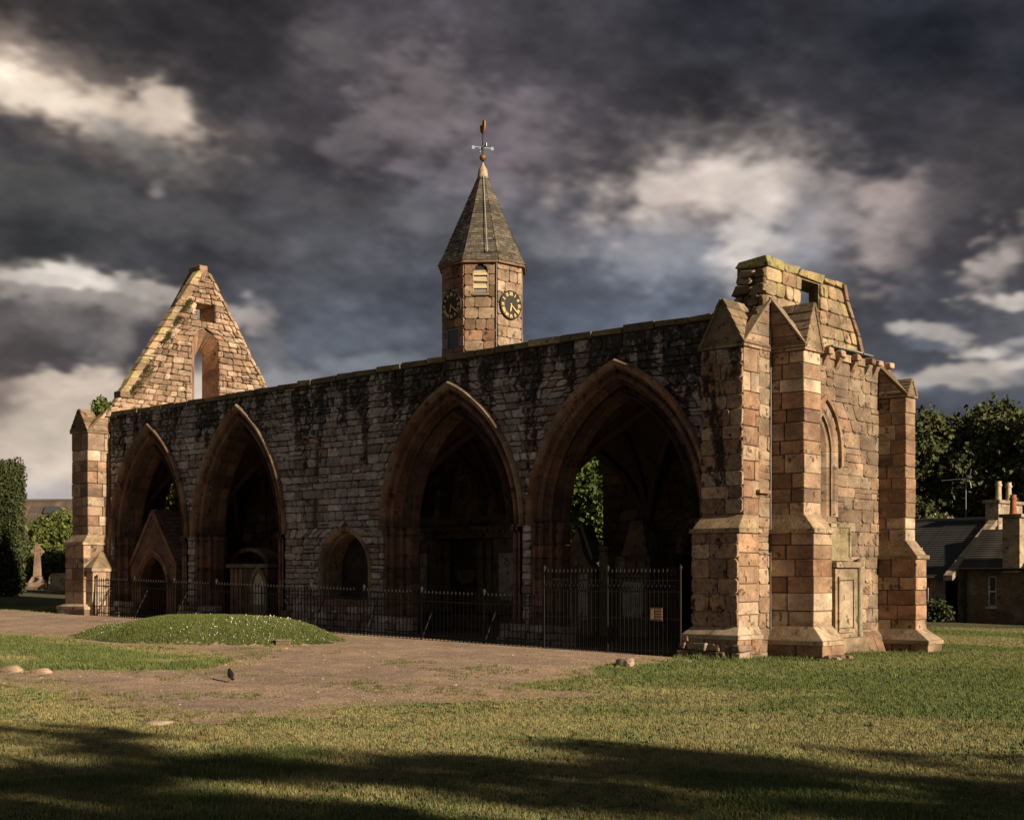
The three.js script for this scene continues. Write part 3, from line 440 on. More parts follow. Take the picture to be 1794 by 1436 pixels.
// eastern end wall with its lancet, seen from outside
const LZ = 3.32;                                                           // s = -z on this wall
{
  const fe = FE(0), L = arch(LZ, 0.34, 4.2, 0.72), zl = 0.72, zr = 6.3;
  const wall = mesh('end_wall', extrude([[zl, -0.4], [zr, -0.4], [zr, 6.15], [zl, 6.3]], [archPts(L, 0.02, 2.85)], 0.7, FE(-0.026), [0.36, 0.28, 0.205]), M.stone, church);
  const st = masonry(fe, { seed: 52, y0: -0.3, y1: 6.12, left: () => zl, right: () => zr, open: [archSpan(L, 0.24, 2.8)], course: [0.2, 0.34], length: [0.28, 0.8], pal: PAL.warm, proud: 0.014, depth: 0.04, jit: 0.012, gap: 0.006, bevel: 0.012, wobble: 0.02, sneck: 0.1, tint: (c, s, y) => { const k = fbm(s * 0.9 + 4, y * 0.8 + 2, 3), g = sst(0.55, 0.68, fbm(s * 0.7 + 30, y * 0.7 + 9, 3)); const t = [c[0] * (0.85 + k * 0.35), c[1] * (0.85 + k * 0.35), c[2] * (0.85 + k * 0.35)]; return [mix(t[0], t[0] * 0.62, g * 0.7), mix(t[1], t[1] * 0.68, g * 0.7), mix(t[2], t[2] * 0.72, g * 0.7)]; } });
  addStones(wall, 'wall_stone', st, M.stone, 300);
  const r = rng(54), way = mesh('lancet_window', extrude(archPts(L, 0.02, 2.8), [], 0.1, FE(-0.42), [0.4, 0.23, 0.15]), M.stone, church);
  const prof = [[0.25, -0.02], [0.25, 0.01], [0.1, 0.012], [0.0, -0.09], [-0.05, -0.1], [-0.13, -0.24], [-0.13, -0.45]], hood = [[0.28, -0.03], [0.28, 0.08], [0.34, 0.1], [0.38, 0.06], [0.38, -0.03]], am = Math.acos(L.off / L.R);
  for (const side of [-1, 1]) {
    for (let k = 0; k < 3; k++) mesh('voussoir', sweep(fe, L, side, prof, am * k / 3 + 0.003, am * (k + 1) / 3 - 0.003, 3, pick(PAL.warm, r)), M.stone, way);
    for (let k = 0; k < 4; k++) mesh('jamb_stone', sweep(fe, L, side, prof, -1.36 + k * 0.34 + 0.004, -1.36 + (k + 1) * 0.34 - 0.004, 1, pick(PAL.warm, r)), M.stone, way);
    for (let k = 0; k < 3; k++) mesh('hood_stone', sweep(fe, L, side, hood, k ? am * (k - 1) / 2 : -0.3, k ? am * k / 2 - 0.004 : -0.004, 3, pick(PAL.butt, r)), M.stone, way);
  }
  for (let k = 0; k < 5; k++) mesh('blocking_stone', block(-0.42, -0.40, 2.88 + k * 0.38, 3.24 + k * 0.38, -LZ - 0.2, -LZ + 0.2, 0.01, pick([[1, 0.5, 0.3, 0.19], [1, 0.42, 0.24, 0.15]], r)), M.stone, way);
  // wall head: corbels and a scrap of flashing
  const head = mesh('wall_head', block(-0.75, 0.03, 6.14, 6.3, -6.3, -3.2, 0.03, [0.42, 0.33, 0.23]), M.stone, church);
  for (const z of [-3.3, -3.85, -4.55, -5.2, -5.55, -6.1]) mesh('corbel', merge([hexa([[0, 5.92, z + 0.08], [0.04, 5.98, z + 0.08], [0.04, 5.98, z - 0.08], [0, 5.92, z - 0.08], [0, 6.18, z + 0.09], [0.15, 6.18, z + 0.09], [0.15, 6.18, z - 0.09], [0, 6.18, z - 0.09]], 0.03, pick(PAL.butt, r)), block(0, 0.2, 6.18, 6.32, z - 0.1, z + 0.1, 0.04, pick(PAL.butt, r), 0.02, r)]), M.stone, head);
  mesh('flashing', block(-0.3, 0.16, 6.36, 6.39, -4.75, -3.42, 0.008, [0.3, 0.3, 0.3]), M.lead, head);
  mesh('flashing', block(-0.3, 0.14, 6.36, 6.39, -5.3, -4.82, 0.008, [0.3, 0.3, 0.3]), M.lead, head);
  for (let k = 0; k < 7; k++) mesh('plinth_stone', hexa([[0, -0.2, -2.2 - k * 0.52], [0.3, -0.2, -2.2 - k * 0.52], [0.3, -0.2, -2.71 - k * 0.52], [0, -0.2, -2.71 - k * 0.52], [0, 0.42, -2.2 - k * 0.52], [0.12, 0.3, -2.2 - k * 0.52], [0.12, 0.3, -2.71 - k * 0.52], [0, 0.42, -2.71 - k * 0.52]], 0.02, pick(PAL.warm, r)), M.stone, wall);
}
// broken east gable above the wall head
{
  const fe = FE(-0.02), sq = rectSpan(2.42, 3.2, 6.33, 7.66);
  const right = (y) => mix(4.95, 4.12, sst(6.3, 7.8, y)), left = (y) => 1.02 + Math.max(0, y - 7.5) * 0.2;
  const oc = [0.33, 0.26, 0.18], out = [[1.1, 6.1], [4.9, 6.1], [4.85, 6.55], [4.15, 7.72], [1.12, 7.7]];   // the window widens inwards
  const gab = mesh('east_gable', merge([extrude(out, [[[2.42, 6.33], [3.2, 6.33], [3.2, 7.63], [2.42, 7.63]]], 0.1, FE(-0.07), oc), extrude(out, [[[2.3, 6.33], [4.05, 6.33], [4.0, 7.66], [2.3, 7.66]]], 0.56, FE(-0.171), oc)]), M.stone, church);
  const pal = [[4, 0.47, 0.37, 0.25], [2, 0.41, 0.31, 0.21], [2, 0.55, 0.45, 0.31], [2, 0.42, 0.37, 0.2]];
  addStones(gab, 'gable_stone', masonry(fe, { seed: 61, y0: 6.3, y1: 7.66, left, right, open: [sq], course: [0.2, 0.3], length: [0.3, 0.75], pal, proud: 0.015, jit: 0.015, gap: 0.008, depth: 0.08 }), M.stone);
  addStones(gab, 'gable_stone', masonry({ o: [-0.75, 0, 0], u: [0, 0, 1], n: [-1, 0, 0] }, { seed: 64, y0: 6.3, y1: 7.58, left: () => -4.5, right: () => -1.1, open: [rectSpan(-4.05, -2.3, 6.33, 7.66)], course: [0.22, 0.32], length: [0.3, 0.7], pal: PAL.rubble, jit: 0.03, proud: 0.02 }), M.stone);
  const r = rng(62); // mossy top course with the window's long lintel
  for (const [a, b] of [[1.05, 1.7], [1.71, 2.3], [2.31, 3.35], [3.36, 3.85], [3.86, 4.2]]) { const y = 7.6 + (a < 2.3 ? 0.14 : 0.1); mesh('gable_stone', block(-0.72, 0.0 + r() * 0.02, 7.665, y + 0.08 + 0.05 * r(), -b, -a, 0.025, pick([[1, 0.42, 0.38, 0.17], [1, 0.46, 0.4, 0.22]], r), 0.04, r), M.stone, gab); }
  // ragged south end of the gable: stones stepping back westwards
  addStones(gab, 'gable_stone', masonry(FS(-1.04), { seed: 66, y0: 6.3, y1: 7.62, left: (y) => mix(-1.1, -0.62, sst(6.3, 7.6, y)) + 0.12 * (vn(y * 7, 3) - 0.5), right: () => -0.03, course: [0.13, 0.26], length: [0.16, 0.42], pal: [[3, 0.40, 0.31, 0.22], [2, 0.27, 0.21, 0.14], [1, 0.52, 0.44, 0.34]], proud: 0.14, depth: 0.3, jit: 0.06, bevel: 0.045, gap: 0.008, wobble: 0.12 }), M.stone);
  { let y = 6.42; for (let k = 0; k < 4; k++) { const b = right(y), c = right(y + 0.34); mesh('coping_stone', hexa([[-0.72, y, -b + 0.02], [0.05, y, -b + 0.02], [0.05, y, -b - 0.1], [-0.72, y, -b - 0.1], [-0.72, y + 0.33, -c + 0.02], [0.05, y + 0.33, -c + 0.02], [0.05, y + 0.33, -c - 0.1], [-0.72, y + 0.33, -c - 0.1]], 0.015, pick(PAL.warm, r)), M.stone, gab); y += 0.34; } }
}
// west gable: tall triangle of rubble with two splayed slits
{
  const X = -22, f = FE(X), slope = 1.475, apexY = 11.25;
  const zc = 3.97, half = (y) => Math.max(0.12, (apexY - y) / slope + 0.13);
  const U = arch(4.06, 0.5, 8.84, 0.44), up = { z0: 3.74, z1: 4.44, y0: 9.55, y1: 10.18 };
  const WW = arch(3.7, 1.12, 3.5, 1.65);
  const outline = [[0.62, -0.2], [7.2, -0.2], [7.2, 6.4], [zc + half(6.4), 6.4], [zc + 0.12, apexY - 0.05], [zc - 0.12, apexY - 0.05], [zc - half(6.4), 6.4], [0.62, 6.4]];
  const upPts = [[up.z0, up.y0], [up.z1, up.y0], [up.z1, up.y1], [up.z0, up.y1]];
  const inner = [[1.2, -0.2], [7.2, -0.2], [7.2, 6.4], [zc + half(6.4), 6.4], [zc + 0.12, apexY - 0.05], [zc + 0.02, apexY - 0.05], [zc - half(6.4) + 0.62, 6.4], [1.2, 6.4]], wc = [0.3, 0.225, 0.165];   // the wall thins towards its south verge
  const gab = mesh('west_gable', merge([extrude(outline, [archPts(WW, 0, 1.7), archPts(U, 0, 6.9), upPts], 0.16, FE(X - 0.06), wc), extrude(inner, [archPts(WW, 0, 1.7), archPts(U, 0, 6.9), upPts], 0.59, FE(X - 0.221), wc)]), M.stone, church);
  const upS = rectSpan(up.z0, up.z1, up.y0, up.y1);
  addStones(gab, 'gable_stone', masonry(f, { seed: 71, y0: 6.3, y1: apexY - 0.06, left: (y) => zc - half(y), right: (y) => zc + half(y), open: [archSpan(U, 0.02, 6.8), upS], course: [0.12, 0.23], length: [0.15, 0.46], pal: PAL.rubble, proud: 0.05, jit: 0.026, gap: 0.007, bevel: 0.026, depth: 0.08, sneck: 0.1, wobble: 0.05 }), M.stone, 300);
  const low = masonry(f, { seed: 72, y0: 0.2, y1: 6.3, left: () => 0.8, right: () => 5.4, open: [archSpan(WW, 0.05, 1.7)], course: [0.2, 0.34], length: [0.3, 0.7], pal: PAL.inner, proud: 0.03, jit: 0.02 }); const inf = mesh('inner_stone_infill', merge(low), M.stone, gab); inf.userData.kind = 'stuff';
  // splayed reveals narrowing to slits on the outer face
  const r = rng(73);
  const splay = (face, back, d, name, pal) => { for (let i = 0; i < face.length; i++) { const j = (i + 1) % face.length, A = frameAt(f, ...face[i], -0.02), B = frameAt(f, ...face[j], -0.02), C = frameAt(f, ...back[j], -d), E2 = frameAt(f, ...back[i], -d); const pos = [...A, ...B, ...C, ...A, ...C, ...E2], uv = [0, face[i][1] / 4, 0, face[j][1] / 4, d / 4, back[j][1] / 4, 0, face[i][1] / 4, d / 4, back[j][1] / 4, d / 4, back[i][1] / 4]; mesh(name, buffer(pos, null, uv, pick(pal, r)), M.stone, gab); } };
  const lo = (a) => { const p = archPts(a, 0, 6.9, 6), out = []; p.forEach((q, i) => { out.push(q); const e = p[(i + 1) % p.length]; if (i === 1 || i === p.length - 1) for (let k = 1; k < 7; k++) out.push([mix(q[0], e[0], k / 7), mix(q[1], e[1], k / 7)]); }); return out; };
  const SB = arch(4.36, 0.15, 8.42, 0.4);
  splay(lo(U), lo(SB), 0.79, 'splay_stone', [[2, 0.5, 0.32, 0.22], [1, 0.56, 0.42, 0.3]]);
  splay(upPts, [[4.24, 9.66], [4.42, 9.66], [4.42, 10.12], [4.24, 10.12]], 0.79, 'splay_stone', [[2, 0.5, 0.35, 0.25], [1, 0.56, 0.42, 0.3]]);
  // skews: broad proud band on the south verge, thin one on the north, kneeler and finial
  const verge = (side, w, proud, n, name, dp) => { for (let k = 0; k < n; k++) { const y0 = mix(7.05, apexY - 0.1, k / n), y1 = mix(7.05, apexY - 0.1, (k + 1) / n) - 0.012, s0 = zc + side * (half(y0) + 0.05), s1 = zc + side * (half(y1) + 0.05), w0 = Math.min(w, half(y0)), w1 = Math.min(w, half(y1)); const P = (s, y, d) => frameAt(f, s, y, d), a0 = s0 - side * w0, a1 = s1 - side * w1; const L0 = Math.min(s0, a0), R0 = Math.max(s0, a0), L1 = Math.min(s1, a1), R1 = Math.max(s1, a1); mesh(name, hexa([P(L0, y0, proud), P(L0, y0, -dp), P(R0, y0, -dp), P(R0, y0, proud), P(L1, y1, proud), P(L1, y1, -dp), P(R1, y1, -dp), P(R1, y1, proud)].map((p) => [p[0] + (r() - 0.5) * 0.05, p[1] + (r() - 0.5) * 0.03, p[2] + (r() - 0.5) * 0.06]), 0.025, pick([[3, 0.58, 0.45, 0.31], [2, 0.5, 0.38, 0.25], [1, 0.55, 0.48, 0.28]], r)), M.stone, gab); } };
  verge(-1, 0.27, 0.06, 17, 'skew_stone', 0.2); verge(1, 0.11, 0.07, 15, 'skew_stone', 0.8);
  mesh('kneeler', merge([block(X - 0.25, X + 0.12, 6.92, 7.1, -1.25, -0.9, 0.02, [0.36, 0.28, 0.19]), block(X - 0.3, X + 0.02, 6.5, 6.92, -1.3, -1.02, 0.02, [0.4, 0.31, 0.22], 0.02, r)]), M.stone, gab);
  mesh('apex_stone', block(X - 0.6, X + 0.06, apexY - 0.16, apexY + 0.1, -zc - 0.16, -zc + 0.16, 0.04, [0.4, 0.28, 0.19], 0.02, r), M.stone, gab);
}
// vault over the aisle
{
  const bx = [-0.75, -5.88, -10.75, -14.0, -18.1, -21.95], z0 = SZ - WT + 0.02, z1 = NZ - 0.02, ys = 2.9, hh = 3.1;
  const A = (t) => Math.pow(Math.max(0, 1 - Math.abs(2 * t - 1)), 0.58);
  const H = (x, z) => { let b = 0; while (b < 4 && x < bx[b + 1]) b++; const tx = (bx[b] - x) / (bx[b] - bx[b + 1]), tz = (z0 - z) / (z0 - z1); return ys + hh * Math.max(A(tx), A(tz)); };
  const nx = 160, nz = 36, pos = [], uv = [], idx = [];
  for (let j = 0; j <= nz; j++) for (let i = 0; i <= nx; i++) { const x = mix(bx[0], bx[5], i / nx), z = mix(z0, z1, j / nz); pos.push(x, H(x, z), z); uv.push(x / 4, z / 4); }
  for (let j = 0; j < nz; j++) for (let i = 0; i < nx; i++) { const a = j * (nx + 1) + i, b = a + nx + 1; idx.push(a, a + 1, b, b, a + 1, b + 1); }
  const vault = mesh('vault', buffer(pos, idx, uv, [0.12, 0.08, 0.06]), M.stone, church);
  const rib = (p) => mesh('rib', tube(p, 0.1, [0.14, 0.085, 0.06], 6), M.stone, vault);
  for (let b = 0; b < 5; b++) {
    for (const [sx, ex] of [[bx[b], bx[b + 1]], [bx[b + 1], bx[b]]]) { const p = []; for (let k = 0; k <= 14; k++) { const t = k / 14; p.push(V3(mix(sx, ex, t), ys + hh * A(t) - 0.06, mix(z0 - 0.08, z1 + 0.08, t))); } rib(p); }
    if (b) { const p = []; for (let k = 0; k <= 14; k++) { const t = k / 14; p.push(V3(bx[b], ys + hh * A(t) - 0.08, mix(z0 - 0.08, z1 + 0.08, t))); } rib(p); mesh('corbel', hexa([[bx[b] - 0.08, ys - 0.45, z1 + 0.1], [bx[b] + 0.08, ys - 0.45, z1 + 0.1], [bx[b] + 0.08, ys - 0.45, z1], [bx[b] - 0.08, ys - 0.45, z1], [bx[b] - 0.2, ys + 0.05, z1 + 0.26], [bx[b] + 0.2, ys + 0.05, z1 + 0.26], [bx[b] + 0.2, ys + 0.05, z1], [bx[b] - 0.2, ys + 0.05, z1]], 0.02, [0.2, 0.12, 0.085]), M.stone, vault); }
  }
  mesh('roof_slab', block(-22, -0.6, 6.1, 6.28, -6.1, -1.3, 0.02, [0.25, 0.2, 0.15]), M.stone, church);
}
// buttresses: squared blocks, weathered offsets, gabled heads
function weathering(parent, x0, x1, z0, z1, y0, y1, X0, X1, Z0, Z1, col, lip = 0.05) { // from the wide lower rectangle up to the narrow one, with a drip lip
  mesh('drip_course', block(x0 - lip, x1 + lip, y0, y0 + 0.085, z0 - lip, z1 + lip, 0.02, col), M.stone, parent);
  mesh('weathering_slab', hexa([[x0, y0 + 0.087, z1], [x1, y0 + 0.087, z1], [x1, y0 + 0.087, z0], [x0, y0 + 0.087, z0], [X0, y1, Z1], [X1, y1, Z1], [X1, y1, Z0], [X0, y1, Z0]], 0.02, col), M.stone, parent);
}
function gabledHead(parent, along, c, hw, ye, yr, a0, a1, seed, pal) { // ridge along 'z' or 'x' from a0 (front) to a1; c centre of the ridge line
  const r = rng(seed), P = (s, y, a) => (along === 'z' ? [c + s, y, a] : [a, y, c + s]);
  const tri = (a) => [P(-hw, ye, a), P(hw, ye, a), P(0, yr, a)];
  const A = tri(a0), B = tri(a1), pos = [...A[0], ...A[1], ...A[2], ...B[0], ...B[2], ...B[1], ...A[0], ...A[2], ...B[2], ...A[0], ...B[2], ...B[0], ...A[1], ...B[1], ...B[2], ...A[1], ...B[2], ...A[2]], uv = []; for (let i = 0; i < pos.length; i += 3) uv.push((pos[i] + pos[i + 2]) / 4, pos[i + 1] / 4);
  const head = mesh('gabled_head', buffer(pos, null, uv, pick(pal, r)), M.stone, parent);
  const n = 5, d = Math.sign(a1 - a0);
  for (const side of [-1, 1]) for (let k = 0; k < n; k++) {
    const y0 = mix(ye, yr, k / n), y1 = mix(ye, yr, (k + 1) / n) + 0.02, s0 = side * (hw * (1 - k / n) + 0.05), s1 = side * (hw * (1 - (k + 1) / n) + 0.03), t = 0.05;
    let a = a0 - d * 0.03; while ((a1 - a) * d > 0.02) { let b = a + d * (0.35 + r() * 0.25); if ((a1 - b) * d < 0.15) b = a1; const q = (s, y, e) => P(s, y, e); mesh('cap_slab', hexa([q(s0 - side * t, y0 - t * 0.2, a), q(s0, y0 + 0.02, a), q(s0, y0 + 0.02, b), q(s0 - side * t, y0 - t * 0.2, b), q(s1 - side * t, y1 - t * 0.6, a), q(s1, y1, a), q(s1, y1, b), q(s1 - side * t, y1 - t * 0.6, b)], 0.012, pick(pal, r)), M.stone, head); a = b - d * 0.004; }
  }
  return head;
}
const capPal = [[3, 0.31, 0.235, 0.16], [2, 0.24, 0.19, 0.13], [1, 0.4, 0.33, 0.24]];
function halfGable(parent, along, edge, thick, f0, f1, ye, yr, seed, pal) { // wall triangle on a buttress side, rising from the outer eave to the wall; edge = the plane, thick inwards
  const r = rng(seed), n = 4; for (let k = 0; k < n; k++) {
    const y0 = mix(ye, yr, k / n), y1 = mix(ye, yr, (k + 1) / n) - 0.008, o0 = mix(f0, f1, k / n), o1 = mix(f0, f1, (k + 1) / n * 0.985);
    const P = (o, y, e) => (along === 'z' ? [e, y, o] : [o, y, e]);
    mesh('gable_stone', hexa([P(o0, y0, edge), P(f1, y0, edge), P(f1, y0, edge - thick), P(o0, y0, edge - thick), P(o1, y1, edge), P(f1, y1, edge), P(f1, y1, edge - thick), P(o1, y1, edge - thick)], 0.01, pick(pal, r)), M.stone, parent);
  }
  const P = (o, y, e) => (along === 'z' ? [e, y, o] : [o, y, e]), d = Math.sign(f1 - f0), q = 0.06;
  mesh('coping_stone', hexa([P(f0 - d * 0.05, ye, edge + 0.04), P(f0 - d * 0.05, ye, edge - thick - 0.02), P(f1, yr, edge - thick - 0.02), P(f1, yr, edge + 0.04), P(f0 - d * 0.05, ye + q, edge + 0.04), P(f0 - d * 0.05, ye + q, edge - thick - 0.02), P(f1, yr + q, edge - thick - 0.02), P(f1, yr + q, edge + 0.04)], 0.012, pick(capPal, r)), M.stone, parent);
}
// the near corner: one buttress facing south, one facing east
{
  const b = mesh('buttress', block(-0.9, -0.1, -0.2, 5.9, -0.85, -0.3, 0.01, [0.3, 0.22, 0.15]), M.stone, church);
  const pal = PAL.butt, dk = (c, y) => c;
  blocks(b, [[-0.15, 0.42, -1.24, 0.06, -0.75, 0.12], [0.62, 2.44, -1.06, 0, -0.75, 0], [2.76, 5.98, -0.95, 0, -0.98, -0.17]], { seed: 101, course: [0.24, 0.38], pal, tint: dk, max: 0.8 });
  weathering(b, -1.24, 0.05, -0.75, 0.11, 0.40, 0.64, -1.06, 0.0, -0.75, 0.0, [0.55, 0.46, 0.36], 0.03);
  weathering(b, -1.06, 0.0, -0.75, 0.0, 2.43, 2.78, -0.95, 0, -0.75, -0.17, [0.46, 0.36, 0.24]);
  mesh('drip_course', block(-1.0, 0.04, 5.98, 6.03, -1.12, -0.13, 0.012, [0.4, 0.29, 0.19]), M.stone, b);
  gabledHead(b, 'z', -0.475, 0.475, 6.03, 6.92, -0.15, -1.25, 102, capPal);
  halfGable(b, 'z', 0.0, 0.14, -0.2, -1.14, 6.03, 6.98, 103, PAL.warm);
  mesh('ledge', block(0, 0.09, 3.2, 3.27, -1.05, -0.62, 0.012, [0.42, 0.3, 0.2]), M.stone, b);
  mesh('lightning_cable', tube([V3(0.03, 6.4, -1.12), V3(0.035, 4, -1.115), V3(0.03, 2, -1.12), V3(0.04, -0.1, -1.1)], 0.014), M.lead, b);
  const r = rng(104); for (let k = 0; k < 22; k++) { const x = -1.3 + (k % 7) * 0.2 + r() * 0.05, y = -0.12 + Math.floor(k / 7) * 0.15; mesh('foundation_stone', block(x, x + 0.16 + r() * 0.12, y, y + 0.14, -0.3, 0.12 + r() * 0.1, 0.035, pick(PAL.rubble, r).map((v) => v * 0.8), 0.025, r), M.stone, b); }
  const c = mesh('buttress', block(-0.1, 0.65, -0.2, 5.9, -1.75, -1.2, 0.01, [0.3, 0.22, 0.15]), M.stone, church);
  blocks(c, [[-0.2, 0.3, -0.1, 1.2, -1.92, -1.05], [0.62, 2.44, -0.1, 0.97, -1.86, -1.12], [2.74, 5.95, -0.1, 0.75, -1.82, -1.15]], { seed: 105, course: [0.24, 0.38], pal, max: 0.75 });
  weathering(c, -0.1, 1.2, -1.92, -1.05, 0.28, 0.64, -0.1, 0.97, -1.86, -1.12, [0.56, 0.46, 0.34], 0.02);
  weathering(c, -0.1, 0.97, -1.86, -1.12, 2.43, 2.8, -0.1, 0.75, -1.82, -1.15, [0.52, 0.42, 0.3]);
  mesh('drip_course', block(-0.1, 0.79, 5.95, 6.0, -1.86, -1.11, 0.012, [0.4, 0.29, 0.19]), M.stone, c);
  gabledHead(c, 'x', -1.485, 0.335, 6.0, 6.88, 0.77, -0.05, 106, capPal);
  halfGable(c, 'x', -1.15, 0.14, 0.75, 0.0, 6.0, 7.0, 107, PAL.butt);
  for (let k = 0; k < 5; k++) mesh('foundation_stone', block(1.0 + r() * 0.2, 1.3 + r() * 0.15, -0.2, 0.06 + r() * 0.08, -1.9 + k * 0.17, -1.74 + k * 0.17, 0.03, pick(PAL.warm, r), 0.02, r), M.stone, c);
}
// the near corner buttress: squared facing crusted with the same black and pale lichen as the arcade wall beside it
{
  const b = church.children.find((c) => c.name === 'buttress'), uv = (s, y, d) => [(s + d + 23) / 24, (y + d) / 8];
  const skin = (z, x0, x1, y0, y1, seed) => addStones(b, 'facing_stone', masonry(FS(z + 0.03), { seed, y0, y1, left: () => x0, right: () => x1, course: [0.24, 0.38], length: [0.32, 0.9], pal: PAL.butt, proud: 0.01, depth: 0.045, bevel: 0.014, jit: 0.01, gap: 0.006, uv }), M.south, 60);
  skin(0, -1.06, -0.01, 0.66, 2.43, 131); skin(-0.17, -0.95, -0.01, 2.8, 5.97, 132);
}
// the far corner of the end wall
{
  const b = mesh('buttress', block(-0.1, 0.55, -0.3, 5.4, -6.25, -5.8, 0.01, [0.3, 0.22, 0.15]), M.stone, church);
  blocks(b, [[-0.3, 0.15, -0.1, 1.22, -6.4, -5.68], [0.42, 1.98, -0.1, 0.9, -6.3, -5.76], [2.36, 5.5, -0.1, 0.66, -6.26, -5.78]], { seed: 111, course: [0.22, 0.34], pal: PAL.butt, max: 0.75 });
  weathering(b, -0.1, 1.22, -6.4, -5.68, 0.13, 0.45, -0.1, 0.9, -6.3, -5.76, [0.56, 0.46, 0.34], 0.02);
  weathering(b, -0.1, 0.9, -6.3, -5.76, 1.97, 2.38, -0.1, 0.66, -6.26, -5.78, [0.5, 0.4, 0.28]);
  mesh('drip_course', block(-0.1, 0.7, 5.5, 5.55, -6.3, -5.74, 0.012, [0.4, 0.29, 0.19]), M.stone, b);
  gabledHead(b, 'x', -6.02, 0.22, 5.55, 5.9, 0.68, 0.2, 112, capPal);
  halfGable(b, 'x', -5.78, 0.3, 0.66, 0.0, 5.5, 6.2, 113, PAL.butt);
}
// south-west buttress and the low hipped pier before it
{
  const b = mesh('buttress', block(-22.8, -22.2, 0, 5.7, -0.9, -0.1, 0.01, [0.3, 0.22, 0.15]), M.stone, church), pal = PAL.rubble;
  blocks(b, [[0.3, 0.62, -23.5, -22.0, -0.8, 0.24], [0.74, 2.5, -23.2, -22.2, -0.8, 0.14], [2.78, 5.8, -22.98, -22.1, -0.8, 0.06]], { seed: 121, course: [0.26, 0.4], pal, max: 0.7 });
  weathering(b, -23.5, -22.0, -0.8, 0.24, 0.6, 0.76, -23.2, -22.2, -0.8, 0.14, [0.6, 0.5, 0.38], 0.02);
  weathering(b, -23.2, -22.2, -0.8, 0.14, 2.5, 2.8, -22.98, -22.1, -0.8, 0.06, [0.5, 0.4, 0.28]);
  mesh('drip_course', block(-23.02, -22.06, 5.8, 5.85, -0.8, 0.1, 0.012, [0.4, 0.3, 0.2]), M.stone, b);
  gabledHead(b, 'z', -22.54, 0.44, 5.85, 6.5, 0.08, -0.9, 122, capPal);
  halfGable(b, 'z', -22.1, 0.16, 0.02, -0.72, 5.85, 6.62, 123, pal);
  mesh('wall_head', block(-22.5, -22.0, 6.3, 6.6, -1.1, -0.66, 0.03, [0.5, 0.4, 0.28]), M.stone, b);
  const p = mesh('low_pier', block(-22.5, -21.95, 0.2, 1.6, -0.8, 0.0, 0.01, [0.3, 0.22, 0.15]), M.stone, church);
  blocks(p, [[0.3, 1.72, -22.62, -21.85, -0.95, 0.06]], { seed: 125, course: [0.3, 0.42], pal, max: 0.7 });
  mesh('drip_course', block(-22.68, -21.79, 1.72, 1.82, -1.0, 0.12, 0.02, [0.55, 0.45, 0.33]), M.stone, p);
  mesh('hipped_cap', hexa([[-22.68, 1.823, 0.12], [-21.79, 1.823, 0.12], [-21.79, 1.823, -1.0], [-22.68, 1.823, -1.0], [-22.3, 2.3, -0.42], [-22.2, 2.3, -0.42], [-22.2, 2.3, -0.62], [-22.3, 2.3, -0.62]], 0.015, [0.36, 0.29, 0.19]), M.stone, p);
}
